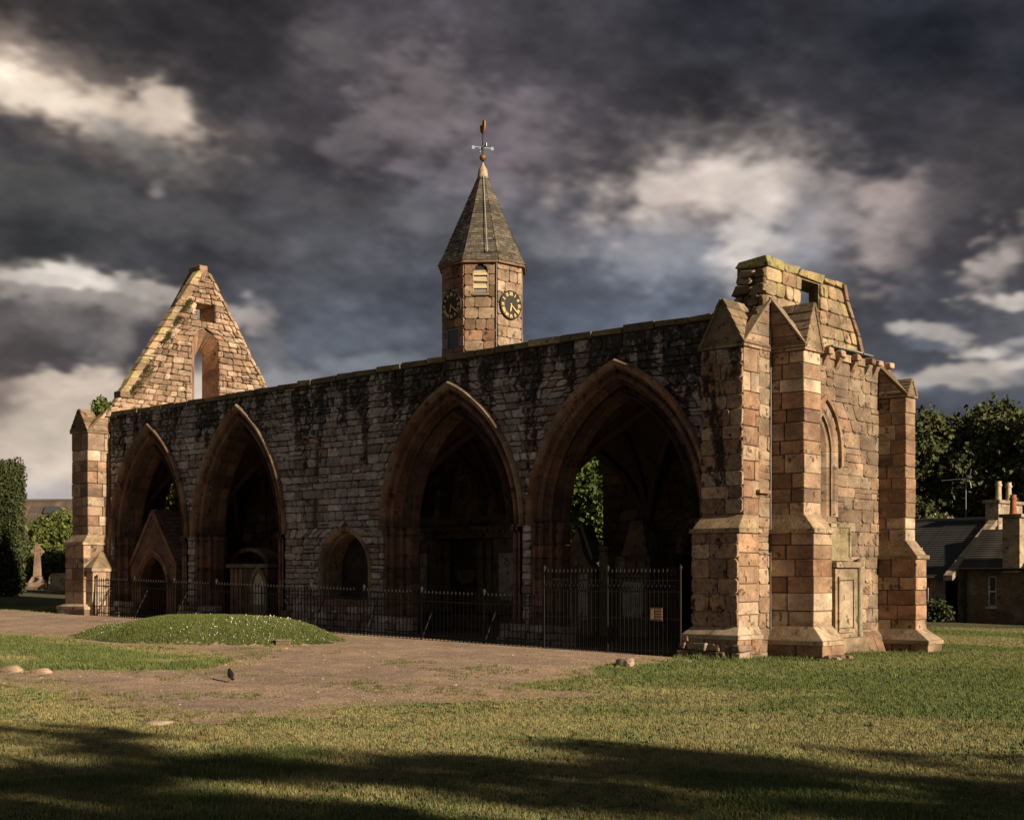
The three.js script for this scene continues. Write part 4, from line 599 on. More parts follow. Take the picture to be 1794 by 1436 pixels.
// ------------------------------------------------------------------ clock tower
{
  const C = [-13.95, -8.2], R = 1.28, tilt = 6 * Math.PI / 180, yE = 10.85, ap = R * Math.cos(Math.PI / 8), fw = 2 * R * Math.sin(Math.PI / 8);
  const tower = thing('clock_tower', 'octagonal sandstone clock tower with slated spire and weathervane behind the wall', 'tower');
  const face = (k) => { const a = tilt + k * Math.PI / 4, n = [Math.cos(a), 0, Math.sin(a)], u = [Math.sin(a), 0, -Math.cos(a)]; return { o: [C[0] + n[0] * ap, 0, C[1] + n[2] * ap], u, n }; };   // 0 looks east, 1 south-east, 2 south
  const core = new THREE.CylinderGeometry(R - 0.06, R - 0.06, yE, 8, 1); core.rotateY(-Math.PI / 8 - tilt + Math.PI / 2); core.translate(C[0], yE / 2, C[1]);
  const wall = mesh('tower_wall', colorize(core, [0.4, 0.3, 0.22]), M.stone, tower);
  const lou = arch(0, 0.23, 10.5, 0.27), r = rng(201);
  const sqw = rectSpan(-0.28, 0.28, 8.2, 8.85);
  for (let k = 0; k < 8; k++) { const f = face(k); const st = masonry(f, { seed: 210 + k, y0: 6.0, y1: yE - 0.12, left: () => -fw / 2 + 0.01, right: () => fw / 2 - 0.01, open: k === 1 ? [archSpan(lou, 0.0, 9.82)] : k === 2 ? [sqw] : [], course: [0.24, 0.34], length: [0.3, 0.6], pal: k === 0 ? [[4, 0.44, 0.345, 0.265], [2, 0.38, 0.285, 0.21]] : PAL.tower, proud: 0.008, jit: 0.006, gap: 0.007, bevel: 0.012, depth: 0.05 }); if (k < 3) addStones(wall, 'tower_stone', st, M.stone, 100); else { const m = mesh('tower_stone_infill', merge(st), M.stone, wall); m.userData.kind = 'stuff'; } }
  const slab = (f, s0, s1, y0, y1, d0, d1, bev, col) => { const P = (s, y, d) => frameAt(f, s, y, d); return hexa([P(s0, y0, d1), P(s1, y0, d1), P(s1, y0, d0), P(s0, y0, d0), P(s0, y1, d1), P(s1, y1, d1), P(s1, y1, d0), P(s0, y1, d0)], bev, col); };
  // belfry louvre
  { const f = face(1), w = mesh('belfry_window', slab(f, -0.22, 0.22, 9.8, 10.74, -0.058, -0.05, 0.002, [0.02, 0.02, 0.02]), M.black, tower);
    for (let k = 0; k < 3; k++) { const P = (s, y, d) => frameAt(f, s, y, d), y = 9.97 + k * 0.19; mesh('louvre_slat', hexa([P(-0.2, y, -0.012), P(0.2, y, -0.012), P(0.2, y, -0.04), P(-0.2, y, -0.04), P(-0.2, y + 0.15, -0.035), P(0.2, y + 0.15, -0.035), P(0.2, y + 0.15, -0.048), P(-0.2, y + 0.15, -0.048)], 0.004, [1, 1, 1]), M.cream, w); }
    mesh('louvre_slat', slab(f, -0.2, 0.2, 9.84, 9.94, -0.048, -0.03, 0.004, [1, 1, 1]), M.lead, w);
    mesh('window_sill', slab(f, -0.25, 0.25, 9.76, 9.82, -0.05, 0.04, 0.012, [0.42, 0.33, 0.24]), M.stone, w);
    const tre = new THREE.Shape(); tre.moveTo(-0.24, 10.8); tre.lineTo(-0.24, 10.52); tre.lineTo(-0.2, 10.52); tre.quadraticCurveTo(-0.19, 10.62, -0.09, 10.63); tre.quadraticCurveTo(-0.06, 10.7, 0, 10.71); tre.quadraticCurveTo(0.06, 10.7, 0.09, 10.63); tre.quadraticCurveTo(0.19, 10.62, 0.2, 10.52); tre.lineTo(0.24, 10.52); tre.lineTo(0.24, 10.8);
    mesh('window_head', extrude(tre.getPoints(6).map((p) => [p.x, p.y]), [], 0.045, { ...f, o: frameAt(f, 0, 0, 0.002) }, [0.32, 0.21, 0.145]), M.stone, w);
    for (const s of [-1, 1]) mesh('window_frame', slab(f, s * 0.215 - 0.012, s * 0.215 + 0.012, 9.83, 10.5, -0.05, -0.005, 0.004, [1, 1, 1]), M.cream, w); }
  // little blind window low on the south face
  { const f = face(2), w = mesh('window', slab(f, -0.27, 0.27, 8.2, 8.85, -0.06, -0.035, 0.004, [1, 1, 1]), M.glass, tower); mesh('window_frame', merge([slab(f, -0.28, -0.24, 8.2, 8.85, -0.05, 0, 0.004, [1, 1, 1]), slab(f, 0.24, 0.28, 8.2, 8.85, -0.05, 0, 0.004, [1, 1, 1]), slab(f, -0.24, 0.24, 8.81, 8.85, -0.05, 0, 0.004, [1, 1, 1])]), M.blue, w); }
  // two clock faces with Roman numerals and gilt hands, twenty past six
  const strokes = { I: [[0, 0, 0]], V: [[-0.016, 0, 0.26], [0.016, 0, -0.26]], X: [[0, 0, 0.42], [0, 0, -0.42]] };
  for (const k of [2, 0]) {
    const f = face(k), y = 9.53, cr = 0.41, dial = new THREE.CylinderGeometry(cr, cr, 0.05, 40); dial.rotateX(Math.PI / 2);
    const place = (g, d) => { const m4 = new THREE.Matrix4().makeBasis(V3(...f.u), V3(0, 1, 0), V3(...f.n)); const q = frameAt(f, 0, y, d); m4.setPosition(...q); g.applyMatrix4(m4); return g; };
    const clock = mesh('clock_face', place(dial, 0.03), M.black, tower);
    mesh('clock_rim', place(new THREE.TorusGeometry(cr, 0.016, 8, 48), 0.055), M.black, clock);
    ['XII', 'I', 'II', 'III', 'IIII', 'V', 'VI', 'VII', 'VIII', 'IX', 'X', 'XI'].forEach((t, i) => {
      const gs = [], w = (ch) => (ch === 'I' ? 0.034 : 0.06), tot = [...t].reduce((s, c) => s + w(c), 0); let x = -tot / 2;
      for (const ch of t) { for (const [dx, , rot] of strokes[ch]) { const b = new THREE.BoxGeometry(0.019, 0.105, 0.012); b.rotateZ(rot); b.translate(x + w(ch) / 2 + dx, 0.325, 0); gs.push(b); } x += w(ch); }
      const g = mergeGeometries(gs); g.rotateZ(-i * Math.PI / 6); mesh('numeral', place(g, 0.062), M.goldpaint, clock);
    });
    const hand = (len, w, ang, name) => { const s = new THREE.Shape(); s.moveTo(-w * 0.5, -0.05); s.lineTo(w * 0.5, -0.05); s.lineTo(w, len * 0.72); s.lineTo(0, len); s.lineTo(-w, len * 0.72); const g = new THREE.ExtrudeGeometry(s, { depth: 0.012, bevelEnabled: false }); g.rotateZ(-ang); mesh(name, place(g, 0.07), M.goldpaint, clock); };
    hand(0.22, 0.022, (6 + 22 / 60) * Math.PI / 6, 'hour_hand'); hand(0.36, 0.017, 21.5 * Math.PI / 30, 'minute_hand');
  }
  mesh('lightning_cable', tube([V3(...frameAt(face(1), fw / 2 - 0.02, yE - 0.1, 0.03)), V3(...frameAt(face(1), fw / 2 - 0.03, 9, 0.03)), V3(...frameAt(face(1), fw / 2 - 0.02, 6.5, 0.03))], 0.016), M.lead, tower);
  // spire: bell-cast eaves, rows of slates
  const prof = [[1.4, yE - 0.06], [1.34, yE + 0.06], [1.25, yE + 0.22], [1.16, yE + 0.42], [0.11, 13.62]];
  const pos = [], uv = [], idx = []; const ring = ([rr, y], g = 0) => { for (let k = 0; k < 8; k++) { const a = tilt + Math.PI / 8 + k * Math.PI / 4; pos.push(C[0] + (rr - g) * Math.cos(a), y, C[1] + (rr - g) * Math.sin(a)); uv.push(k / 4, y / 4); } };
  prof.forEach((p) => ring(p, 0.03)); for (let j = 0; j < prof.length - 1; j++) for (let k = 0; k < 8; k++) { const a = j * 8 + k, b = j * 8 + (k + 1) % 8; idx.push(a, a + 8, b, b, a + 8, b + 8); }
  const spire = mesh('spire', buffer(pos, idx, uv, [0.14, 0.115, 0.085]), M.slate, tower);
  const L = []; let acc = 0; for (let j = 0; j < prof.length - 1; j++) L.push([acc, acc += Math.hypot(prof[j + 1][0] - prof[j][0], prof[j + 1][1] - prof[j][1])]);
  const at = (t) => { for (let j = 0; j < L.length; j++) if (t <= L[j][1] || j === L.length - 1) { const q = (t - L[j][0]) / (L[j][1] - L[j][0]); return [mix(prof[j][0], prof[j + 1][0], q), mix(prof[j][1], prof[j + 1][1], q)]; } };
  const slates = [], pal = [[3, 0.165, 0.152, 0.13], [2, 0.12, 0.112, 0.1], [2, 0.22, 0.2, 0.165], [1, 0.12, 0.115, 0.085]];
  for (let t = 0; t < acc - 0.05; t += 0.088) {
    const a = at(t), b = at(Math.min(acc, t + 0.1));
    for (let k = 0; k < 8; k++) {
      const a0 = tilt + Math.PI / 8 + k * Math.PI / 4, a1 = a0 + Math.PI / 4, am = (a0 + a1) / 2, w = 2 * a[0] * Math.sin(Math.PI / 8), n = Math.max(1, Math.round(w / 0.15)), off = r() * 0.5;
      const P = (rr, y, q, o) => [C[0] + mix(rr * Math.cos(a0), rr * Math.cos(a1), q) + Math.cos(am) * o, y, C[1] + mix(rr * Math.sin(a0), rr * Math.sin(a1), q) + Math.sin(am) * o];
      for (let i = -1; i < n; i++) { const q0 = Math.max(0, (i + off) / n), q1 = Math.min(1, (i + 1 + off) / n); if (q1 - q0 < 0.03) continue; const e = 0.004, o = 0.012 + r() * 0.012, c = pick(pal, r); const A = P(a[0], a[1] - r() * 0.012, q0 + e, o), B = P(a[0], a[1] - r() * 0.012, q1 - e, o), D = P(b[0], b[1], q1 - e, 0.002), E = P(b[0], b[1], q0 + e, 0.002), A2 = P(a[0], a[1], q0 + e, -0.02), B2 = P(a[0], a[1], q1 - e, -0.02); const u = (v) => [(v[0] + v[2]) / 4, v[1] / 4]; slates.push(buffer([...A, ...E, ...B, ...B, ...E, ...D, ...A2, ...A, ...B2, ...B2, ...A, ...B], null, [...u(A), ...u(E), ...u(B), ...u(B), ...u(E), ...u(D), ...u(A2), ...u(A), ...u(B2), ...u(B2), ...u(A), ...u(B)], c)); }
    }
  }
  const sl = mesh('slates', merge(slates), M.slate, spire); sl.userData.kind = 'stuff';
  mesh('ridge_strip', tube([1.28, 1.15, 0.8, 0.4, 0.12].map((rr, i) => { const y = [yE + 0.16, yE + 0.44, 11.27 + 1.0, 12.4 + 0.6, 13.6][i]; return V3(C[0] + (rr + 0.02) * Math.cos(tilt + Math.PI / 4 * 0.8), i === 2 ? mix(yE + 0.42, 13.62, (1.16 - 0.8) / 1.05) : i === 3 ? mix(yE + 0.42, 13.62, (1.16 - 0.4) / 1.05) : y, C[1] + (rr + 0.02) * Math.sin(tilt + Math.PI / 4 * 0.8)); }), 0.011), M.copper, spire);
  { const e = []; for (let k = 0; k < 8; k++) { const f = face(k), h = fw / 2 * 1.06; e.push(slab(f, -h, h, yE - 0.14, yE - 0.04, -0.1, 0.1, 0.015, [0.34, 0.24, 0.16])); } mesh('eaves_course', merge(e), M.stone, tower); }
  const cap = new THREE.LatheGeometry([[0, 0.42], [0.035, 0.42], [0.05, 0.34], [0.13, 0.22], [0.16, 0], [0.18, -0.1], [0, -0.1]].reverse().map((p) => new THREE.Vector2(...p)), 16); cap.translate(C[0], 13.55, C[1]); mesh('spire_cap', colorize(cap, [0.55, 0.46, 0.34]), M.stone, tower);
  const vane = thing('weathervane', 'gilded cockerel weathervane with compass arms on top of the spire', 'weathervane');
  const rod = new THREE.CylinderGeometry(0.014, 0.02, 1.2, 8); rod.translate(C[0], 14.5, C[1]); mesh('rod', rod, M.iron, vane);
  const ball = new THREE.LatheGeometry([[0, -0.1], [0.06, -0.09], [0.1, -0.02], [0.1, 0.03], [0.06, 0.09], [0, 0.11]].map((p) => new THREE.Vector2(...p)), 16); ball.translate(C[0], 14.12, C[1]); mesh('gilt_ball', ball, M.gold, vane);
  for (let k = 0; k < 4; k++) { const a = tilt + 0.4 + k * Math.PI / 2, g = new THREE.BoxGeometry(0.26, 0.025, 0.025); g.translate(0.14, 0, 0); const t = new THREE.BoxGeometry(0.09, 0.1, 0.012); t.translate(0.3, k === 1 ? -0.02 : 0, 0); const gg = mergeGeometries([g, t]); gg.rotateY(-a); gg.translate(C[0], 14.42, C[1]); mesh('compass_arm', gg, k % 2 ? M.blue : M.steel, vane); }
  const hub = new THREE.SphereGeometry(0.05, 10, 8); hub.scale(1, 1.4, 1); hub.translate(C[0], 14.42, C[1]); mesh('hub', hub, M.steel, vane);
  { const s = new THREE.Shape(); s.moveTo(0, 0); s.bezierCurveTo(-0.14, 0.02, -0.15, 0.16, -0.13, 0.2); s.lineTo(-0.17, 0.24); s.lineTo(-0.12, 0.26); s.bezierCurveTo(-0.1, 0.3, -0.05, 0.28, -0.05, 0.2); s.bezierCurveTo(0, 0.14, 0.03, 0.18, 0.02, 0.3); s.bezierCurveTo(0.05, 0.46, 0.16, 0.46, 0.17, 0.32); s.bezierCurveTo(0.17, 0.14, 0.1, 0.02, 0, 0); const g = new THREE.ExtrudeGeometry(s, { depth: 0.05, bevelEnabled: true, bevelSize: 0.012, bevelThickness: 0.02, bevelSegments: 2 }); g.translate(0, 0, -0.025); g.scale(0.7, 0.9, 0.7); g.rotateY(-0.2); g.translate(C[0], 14.85, C[1]); mesh('cockerel', g, M.gold, vane); }
}
// ------------------------------------------------------------------ iron railings
const bar = new THREE.CylinderGeometry(0.011, 0.011, 1, 6); bar.translate(0, 0.5, 0);
const spike = new THREE.LatheGeometry([[0.0, 0.12], [0.012, 0.085], [0.024, 0.05], [0.01, 0.02], [0.02, 0.008], [0.011, 0]].reverse().map((p) => new THREE.Vector2(...p)), 6);
function picketGeo(h, fat = 1) { const b = bar.clone(); b.scale(fat, h, fat); const s = spike.clone(); s.scale(fat, 1, fat); s.translate(0, h, 0); return mergeGeometries([b, s]); }
{
  const fence = thing('iron_railing', 'long low black iron railing with spiked pickets before the arches', 'railing');
  const A = [-21.75, -0.02], B = [-4.55, 0.32], n = 142, pg = picketGeo(1.03), post = mergeGeometries([picketGeo(1.12, 2.1), (() => { const g = new THREE.BoxGeometry(0.02, 0.9, 0.02); g.rotateX(-0.5); g.translate(0, 0.42, -0.22); return g; })()]);
  const H = (x) => 0.0195 * Math.max(0, -x) - 0.02;
  for (let i = 0; i <= n; i++) { const t = i / n, x = mix(A[0], B[0], t), z = mix(A[1], B[1], t), m = mesh(i % 16 ? 'picket' : 'post', i % 16 ? pg : post, M.iron, fence); m.position.set(x, H(x), z); m.rotation.z = Math.sin(i * 12.9) * 0.008; }
  for (const h of [0.12, 0.9]) for (let k = 0; k < 9; k++) { const i0 = k * 16, i1 = Math.min(n, i0 + 16), x0 = mix(A[0], B[0], i0 / n), x1 = mix(A[0], B[0], i1 / n), z0 = mix(A[1], B[1], i0 / n), z1 = mix(A[1], B[1], i1 / n), g = new THREE.BoxGeometry(Math.hypot(x1 - x0, z1 - z0), 0.03, 0.012); const m = mesh('rail', g, M.iron, fence); m.position.set((x0 + x1) / 2, (H(x0) + H(x1)) / 2 + h, (z0 + z1) / 2); m.rotation.set(0, -Math.atan2(z1 - z0, x1 - x0), Math.atan2(H(x1) - H(x0), x1 - x0)); }
}
{
  const gate = thing('iron_gate', 'tall black double row iron gate beside the corner buttress', 'gate');
  const A = [-4.5, 0.33], B = [-1.2, 0.18], n = 33, tall = picketGeo(1.62), dog = picketGeo(1.34, 0.8), post = picketGeo(1.7, 1.7);
  for (let i = 0; i <= n; i++) { const t = i / n, x = mix(A[0], B[0], t), z = mix(A[1], B[1], t), p = i === 0 || i === 16 || i === n; const m = mesh(p ? 'post' : 'picket', p ? post : tall, M.iron, gate); m.position.set(x, 0.02, z); if (i < n) { const d = mesh('dog_bar', dog, M.iron, gate); d.position.set(mix(A[0], B[0], (i + 0.5) / n), 0.02, mix(A[1], B[1], (i + 0.5) / n)); } }
  for (const h of [0.12, 0.75, 1.28, 1.5]) { const g = new THREE.BoxGeometry(3.3, 0.035, 0.014), m = mesh('rail', g, M.iron, gate); m.position.set((A[0] + B[0]) / 2, h + 0.02, (A[1] + B[1]) / 2); m.rotation.y = -Math.atan2(B[1] - A[1], B[0] - A[0]); }
  const sign = thing('notice_board', 'small brown notice plate with pale lines fixed to the tall gate', 'sign');
  const b = new THREE.BoxGeometry(0.28, 0.26, 0.015); mesh('plate', b, M.sign, sign); for (let k = 0; k < 4; k++) { const g = new THREE.BoxGeometry(0.15, 0.014, 0.006); g.translate(0.05, 0.085 - k * 0.055, 0.01); mesh('text_line', g, M.cream, sign); } const fg = new THREE.BoxGeometry(0.06, 0.2, 0.006); fg.translate(-0.09, 0, 0.01); mesh('pictogram_strip', fg, M.cream, sign); sign.position.set(-1.72, 0.86, 0.26); sign.rotation.y = 0.05;
}
// ------------------------------------------------------------------ tombs and monuments
const TOMB = [[2, 0.30, 0.24, 0.17], [1, 0.26, 0.19, 0.14]];
{ // gabled canopy tomb filling the first arch
  const t = thing('canopy_tomb', 'gabled stone canopy tomb with stone slated roof under the westernmost arch', 'tomb'), r = rng(301), z0 = -0.95, f = FS(z0), c = -20.3, a = arch(c, 0.62, 1.3, 0.85);
  const y0 = ground(c, z0);
  mesh('gable_front', extrude([[c - 1.12, y0 - 0.1], [c + 1.12, y0 - 0.1], [c + 1.12, 1.95], [c, 3.4], [c - 1.12, 1.95]], [archPts(a, 0, y0)], 0.3, f, [0.185, 0.115, 0.088]), M.stone, t);
  const am = Math.acos(a.off / a.R), prof = [[0.22, 0.0], [0.2, 0.05], [0.12, 0.05], [0.08, 0.0], [0.03, 0.02], [0, -0.06], [0, -0.3]]; for (const s of [-1, 1]) for (let k = 0; k < 4; k++) mesh('voussoir', sweep(f, a, s, prof, am * k / 4, am * (k + 1) / 4 - 0.004, 3, pick(PAL.red, r)), M.stone, t);
  for (const s of [-1, 1]) { mesh('skew_stone', hexa([[c + s * 1.2, 1.9, z0 + 0.04], [c + s * 1.08, 1.9, z0 + 0.04], [c + s * 1.08, 1.9, z0 - 0.2], [c + s * 1.2, 1.9, z0 - 0.2], [c + s * 0.06, 3.5, z0 + 0.04], [c - s * 0.02, 3.4, z0 + 0.04], [c - s * 0.02, 3.4, z0 - 0.2], [c + s * 0.06, 3.5, z0 - 0.2]], 0.015, [0.22, 0.145, 0.11]), M.stone, t); }
  for (let k = 0; k < 13; k++) for (const s of [-1, 1]) { const q0 = k / 13, q1 = (k + 1.25) / 13, x0 = c + s * mix(1.2, 0.05, q0), x1 = c + s * mix(1.2, 0.05, q1), ya = mix(1.9, 3.42, q0), yb = mix(1.9, 3.42, q1); let z = z0 - 0.2; while (z > -2.55) { const l = 0.25 + r() * 0.25; mesh('roof_slate', hexa([[x0, ya + 0.05, z], [x0, ya + 0.05, z - l + 0.01], [x0 - s * 0.05, ya, z - l + 0.01], [x0 - s * 0.05, ya, z], [x1, yb + 0.0, z], [x1, yb + 0.0, z - l + 0.01], [x1 - s * 0.05, yb - 0.06, z - l + 0.01], [x1 - s * 0.05, yb - 0.06, z]], 0.01, pick([[1, 0.26, 0.24, 0.22], [1, 0.2, 0.18, 0.16]], r)), M.stone, t); z -= l; } }
  mesh('ridge_stone', block(c - 0.12, c + 0.12, 3.36, 3.52, -2.6, z0 + 0.02, 0.03, [0.22, 0.145, 0.11]), M.stone, t);
  for (const s of [-1, 1]) mesh('side_wall', block(c + s * 1.0 - 0.1, c + s * 1.0 + 0.1, y0 - 0.1, 1.95, -2.5, z0 - 0.3, 0.02, [0.27, 0.16, 0.12]), M.stone, t);
  mesh('finial', block(c + 0.75, c + 0.83, 3.5, 3.95, -2.45, -2.37, 0.02, [0.25, 0.17, 0.13]), M.stone, t);
}
{ // second arch: finial, round-headed tomb, box monument
  const r = rng(305);
  const a = thing('finial_stone', 'red stone post with a pierced pointed loop inside the second arch', 'monument');
  mesh('post', block(-18.85, -18.5, 0.3, 1.75, -2.2, -1.95, 0.02, [0.3, 0.165, 0.115]), M.stone, a); mesh('neck_course', block(-18.9, -18.45, 1.75, 1.9, -2.25, -1.9, 0.02, [0.32, 0.18, 0.13]), M.stone, a);
  const A = arch(-18.67, 0.13, 2.18, 0.28); mesh('pointed_loop', extrude(archPts(arch(-18.67, 0.27, 2.15, 0.5), 0, 1.9), [archPts(A, 0, 2.05)], 0.2, FS(-1.98), [0.3, 0.17, 0.12]), M.stone, a);
  const b = thing('arched_tomb', 'round headed red stone tomb arch behind the box monument', 'tomb');
  const pts = (R, y) => { const p = [[-17.25 - R, 0.3], [-17.25 + R, 0.3]].reverse(); const o = []; for (let k = 0; k <= 16; k++) { const t = Math.PI * k / 16; o.push([-17.25 - R * Math.cos(t), y + R * 0.62 * Math.sin(t)]); } return [[-17.25 + R, 0.3], ...o.reverse(), [-17.25 - R, 0.3]]; };
  for (let k = 0; k < 9; k++) { const t0 = Math.PI * k / 9, t1 = Math.PI * (k + 1) / 9 - 0.01, P = (t, R) => [-17.25 - R * Math.cos(t), 1.85 + R * 0.6 * Math.sin(t)], q = [P(t0, 0.72), P(t0, 0.9), P(t1, 0.9), P(t1, 0.72)]; mesh('voussoir', hexa([[...q[0], -2.0], [...q[1], -2.0], [...q[1], -2.5], [...q[0], -2.5], [...q[3], -2.0], [...q[2], -2.0], [...q[2], -2.5], [...q[3], -2.5]], 0.012, pick(PAL.red, r)), M.stone, b); }
  for (const s of [-1, 1]) mesh('jamb', block(-17.25 + s * 0.81 - 0.09, -17.25 + s * 0.81 + 0.09, 0.3, 1.84, -2.5, -2.0, 0.015, [0.28, 0.16, 0.11]), M.stone, b);
  mesh('tomb_chest', block(-18.0, -16.5, 0.3, 0.75, -2.8, -2.1, 0.03, [0.25, 0.17, 0.12]), M.stone, b);
  const d = thing('box_monument', 'square weathered monument with a white ogee marble panel in the second arch', 'monument');
  mesh('body', block(-17.35, -15.72, 0.28, 1.82, -2.0, -1.45, 0.03, [0.17, 0.13, 0.095]), M.stone, d); mesh('top_slab', block(-17.45, -15.62, 1.82, 1.92, -2.1, -1.36, 0.02, [0.26, 0.235, 0.2]), M.stone, d);
  for (let k = 0; k < 3; k++) mesh('pilaster', block(-17.3 + k * 0.2, -17.18 + k * 0.2, 0.32, 1.8, -1.45, -1.41, 0.01, [0.3, 0.2, 0.14]), M.stone, d);
  const pa = arch(-16.05, 0.24, 1.3, 0.42); mesh('panel_frame', extrude(archPts(arch(-16.05, 0.36, 1.3, 0.55), 0, 0.5), [archPts(pa, 0, 0.82)], 0.08, FS(-1.37), [0.3, 0.25, 0.17]), M.stone, d); mesh('marble_panel', extrude(archPts(pa, 0.01, 0.8), [], 0.03, FS(-1.415), [1, 1, 1]), M.marble, d);
}
{ // great memorial in the third arch
  const t = thing('wall_memorial', 'great dark wall memorial with pale tablets and an obelisk under the third arch', 'memorial'), col = [0.25, 0.205, 0.15], c2 = [0.31, 0.255, 0.185];
  const B = (n, x0, x1, y0, y1, z1, cc = col, bev = 0.02, m = M.stone) => mesh(n, block(x0, x1, y0, y1, -5.38, z1, bev, cc), m, t);
  B('plinth', -13.95, -9.5, 0.0, 0.55, -4.6); B('side_panel', -13.9, -12.75, 0.55, 2.6, -4.95, c2); B('side_panel', -10.65, -9.55, 0.55, 2.6, -4.95, c2); B('centre_panel', -12.75, -10.65, 0.55, 2.6, -5.2, [0.16, 0.13, 0.09]);
  B('entablature', -14.0, -9.45, 2.6, 2.82, -4.8); B('cornice', -14.05, -9.4, 2.82, 2.92, -4.68, c2); for (let k = 0; k < 22; k++) B('dentil', -13.95 + k * 0.21, -13.85 + k * 0.21, 2.74, 2.818, -4.74, c2, 0.008);
  B('attic', -13.7, -9.75, 2.92, 3.22, -4.95); B('tablet', -13.62, -13.08, 0.95, 2.22, -4.92, [0.3, 0.3, 0.3], 0.008, M.marble); B('tablet', -10.42, -9.86, 0.95, 2.2, -4.92, [0.3, 0.3, 0.3], 0.008, M.marble);
  for (const [x, w] of [[-13.35, 0.68], [-10.14, 0.7]]) { B('tablet_head', x - w / 2, x + w / 2, 2.24, 2.46, -4.88, c2); B('tablet_sill', x - w / 2, x + w / 2, 0.84, 0.92, -4.84, c2); }
  for (const x of [-12.62, -12.32, -11.08, -10.78]) { const g = new THREE.CylinderGeometry(0.1, 0.12, 1.95, 14); g.translate(x, 1.58, -4.95); mesh('column', colorize(g, c2), M.stone, t); }
  const taper = (n, x, w0, w1, y0, y1, cc) => mesh(n, hexa([[x - w0, y0, -4.95], [x + w0, y0, -4.95], [x + w0, y0, -5.36], [x - w0, y0, -5.36], [x - w1, y1, -5.05], [x + w1, y1, -5.05], [x + w1, y1, -5.36], [x - w1, y1, -5.36]], 0.015, cc), M.stone, t);
  taper('obelisk', -11.7, 0.55, 0.28, 3.22, 5.0, [0.27, 0.19, 0.12]); taper('small_obelisk', -12.75, 0.12, 0.05, 3.22, 4.0, c2); taper('small_obelisk', -10.75, 0.12, 0.05, 3.22, 4.0, [0.32, 0.2, 0.13]);
  const o = new THREE.TorusGeometry(0.24, 0.04, 8, 28); o.scale(1, 1.55, 1); o.translate(-11.7, 3.95, -4.96); mesh('oval_wreath', colorize(o, c2), M.stone, t);
  const ped = new THREE.CylinderGeometry(0.42, 0.42, 0.2, 24, 1, false, -Math.PI / 2, Math.PI); ped.rotateX(Math.PI / 2); ped.rotateZ(0); ped.scale(1, 0.9, 1); ped.translate(-11.7, 1.75, -5.1); mesh('arched_niche', colorize(ped, c2), M.stone, t);
}
{ // fourth arch
  const r = rng(311), t = thing('scrolled_headstone', 'tall memorial with scrolled gable and pale inscription tablets behind the gate', 'headstone'), f = FS(-4.55), c = -7.5;
  mesh('body', block(c - 0.52, c + 0.52, 0.1, 1.75, -4.95, -4.55, 0.02, [0.25, 0.19, 0.13]), M.stone, t);
  mesh('scrolled_gable', extrude([[c - 0.58, 1.75], [c + 0.58, 1.75], [c + 0.4, 1.9], [c + 0.22, 2.15], [c + 0.14, 2.45], [c, 2.82], [c - 0.14, 2.45], [c - 0.22, 2.15], [c - 0.4, 1.9]], [], 0.32, f, [0.27, 0.2, 0.13]), M.stone, t);
  mesh('roof_slab', hexa([[c + 0.5, 1.98, -4.5], [c + 0.56, 2.02, -4.5], [c + 0.56, 2.02, -4.95], [c + 0.5, 1.98, -4.95], [c + 0.12, 2.86, -4.5], [c + 0.22, 2.88, -4.5], [c + 0.22, 2.88, -4.95], [c + 0.12, 2.86, -4.95]], 0.012, [0.3, 0.28, 0.26]), M.stone, t);
  mesh('shield', block(c - 0.05, c + 0.07, 1.85, 2.02, -4.55, -4.52, 0.01, [0.45, 0.3, 0.22]), M.stone, t);
  for (const x of [-0.3, 0.22]) mesh('tablet', block(c + x - 0.14, c + x + 0.14, 0.5, 1.65, -4.55, -4.53, 0.006, [1, 1, 1]), M.marble, t);
  const p = thing('pillar_stone', 'slim square pillar stone beside the scrolled headstone', 'headstone'); mesh('shaft', block(-6.83, -6.57, 0.1, 2.2, -4.9, -4.6, 0.02, [0.27, 0.22, 0.14]), M.stone, p); mesh('ball_cap', block(-6.86, -6.54, 2.2, 2.34, -4.93, -4.57, 0.04, [0.25, 0.2, 0.13]), M.stone, p);
  const o = thing('obelisk_tomb', 'broad wall tomb crowned by a blunt obelisk behind the gate', 'tomb'); mesh('body', block(-6.35, -5.45, 0.1, 1.55, -5.35, -4.75, 0.02, [0.26, 0.2, 0.14]), M.stone, o); mesh('frieze', block(-6.42, -5.38, 1.55, 2.08, -5.36, -4.7, 0.02, [0.27, 0.22, 0.15]), M.stone, o);
  mesh('obelisk', hexa([[-6.3, 2.08, -4.78], [-5.5, 2.08, -4.78], [-5.5, 2.08, -5.3], [-6.3, 2.08, -5.3], [-6.08, 2.95, -4.88], [-5.72, 2.95, -4.88], [-5.72, 2.95, -5.3], [-6.08, 2.95, -5.3]], 0.02, [0.28, 0.22, 0.13]), M.stone, o);
  for (let k = 0; k < 3; k++) mesh('carved_panel', block(-6.3 + k * 0.3, -6.08 + k * 0.3, 1.66, 1.96, -4.7, -4.67, 0.012, [[0.36, 0.33, 0.27], [0.4, 0.26, 0.18], [0.36, 0.33, 0.27]][k]), M.stone, o); mesh('tablet', block(-6.2, -5.6, 0.6, 1.45, -4.75, -4.73, 0.006, [1, 1, 1]), M.marble, o);
}
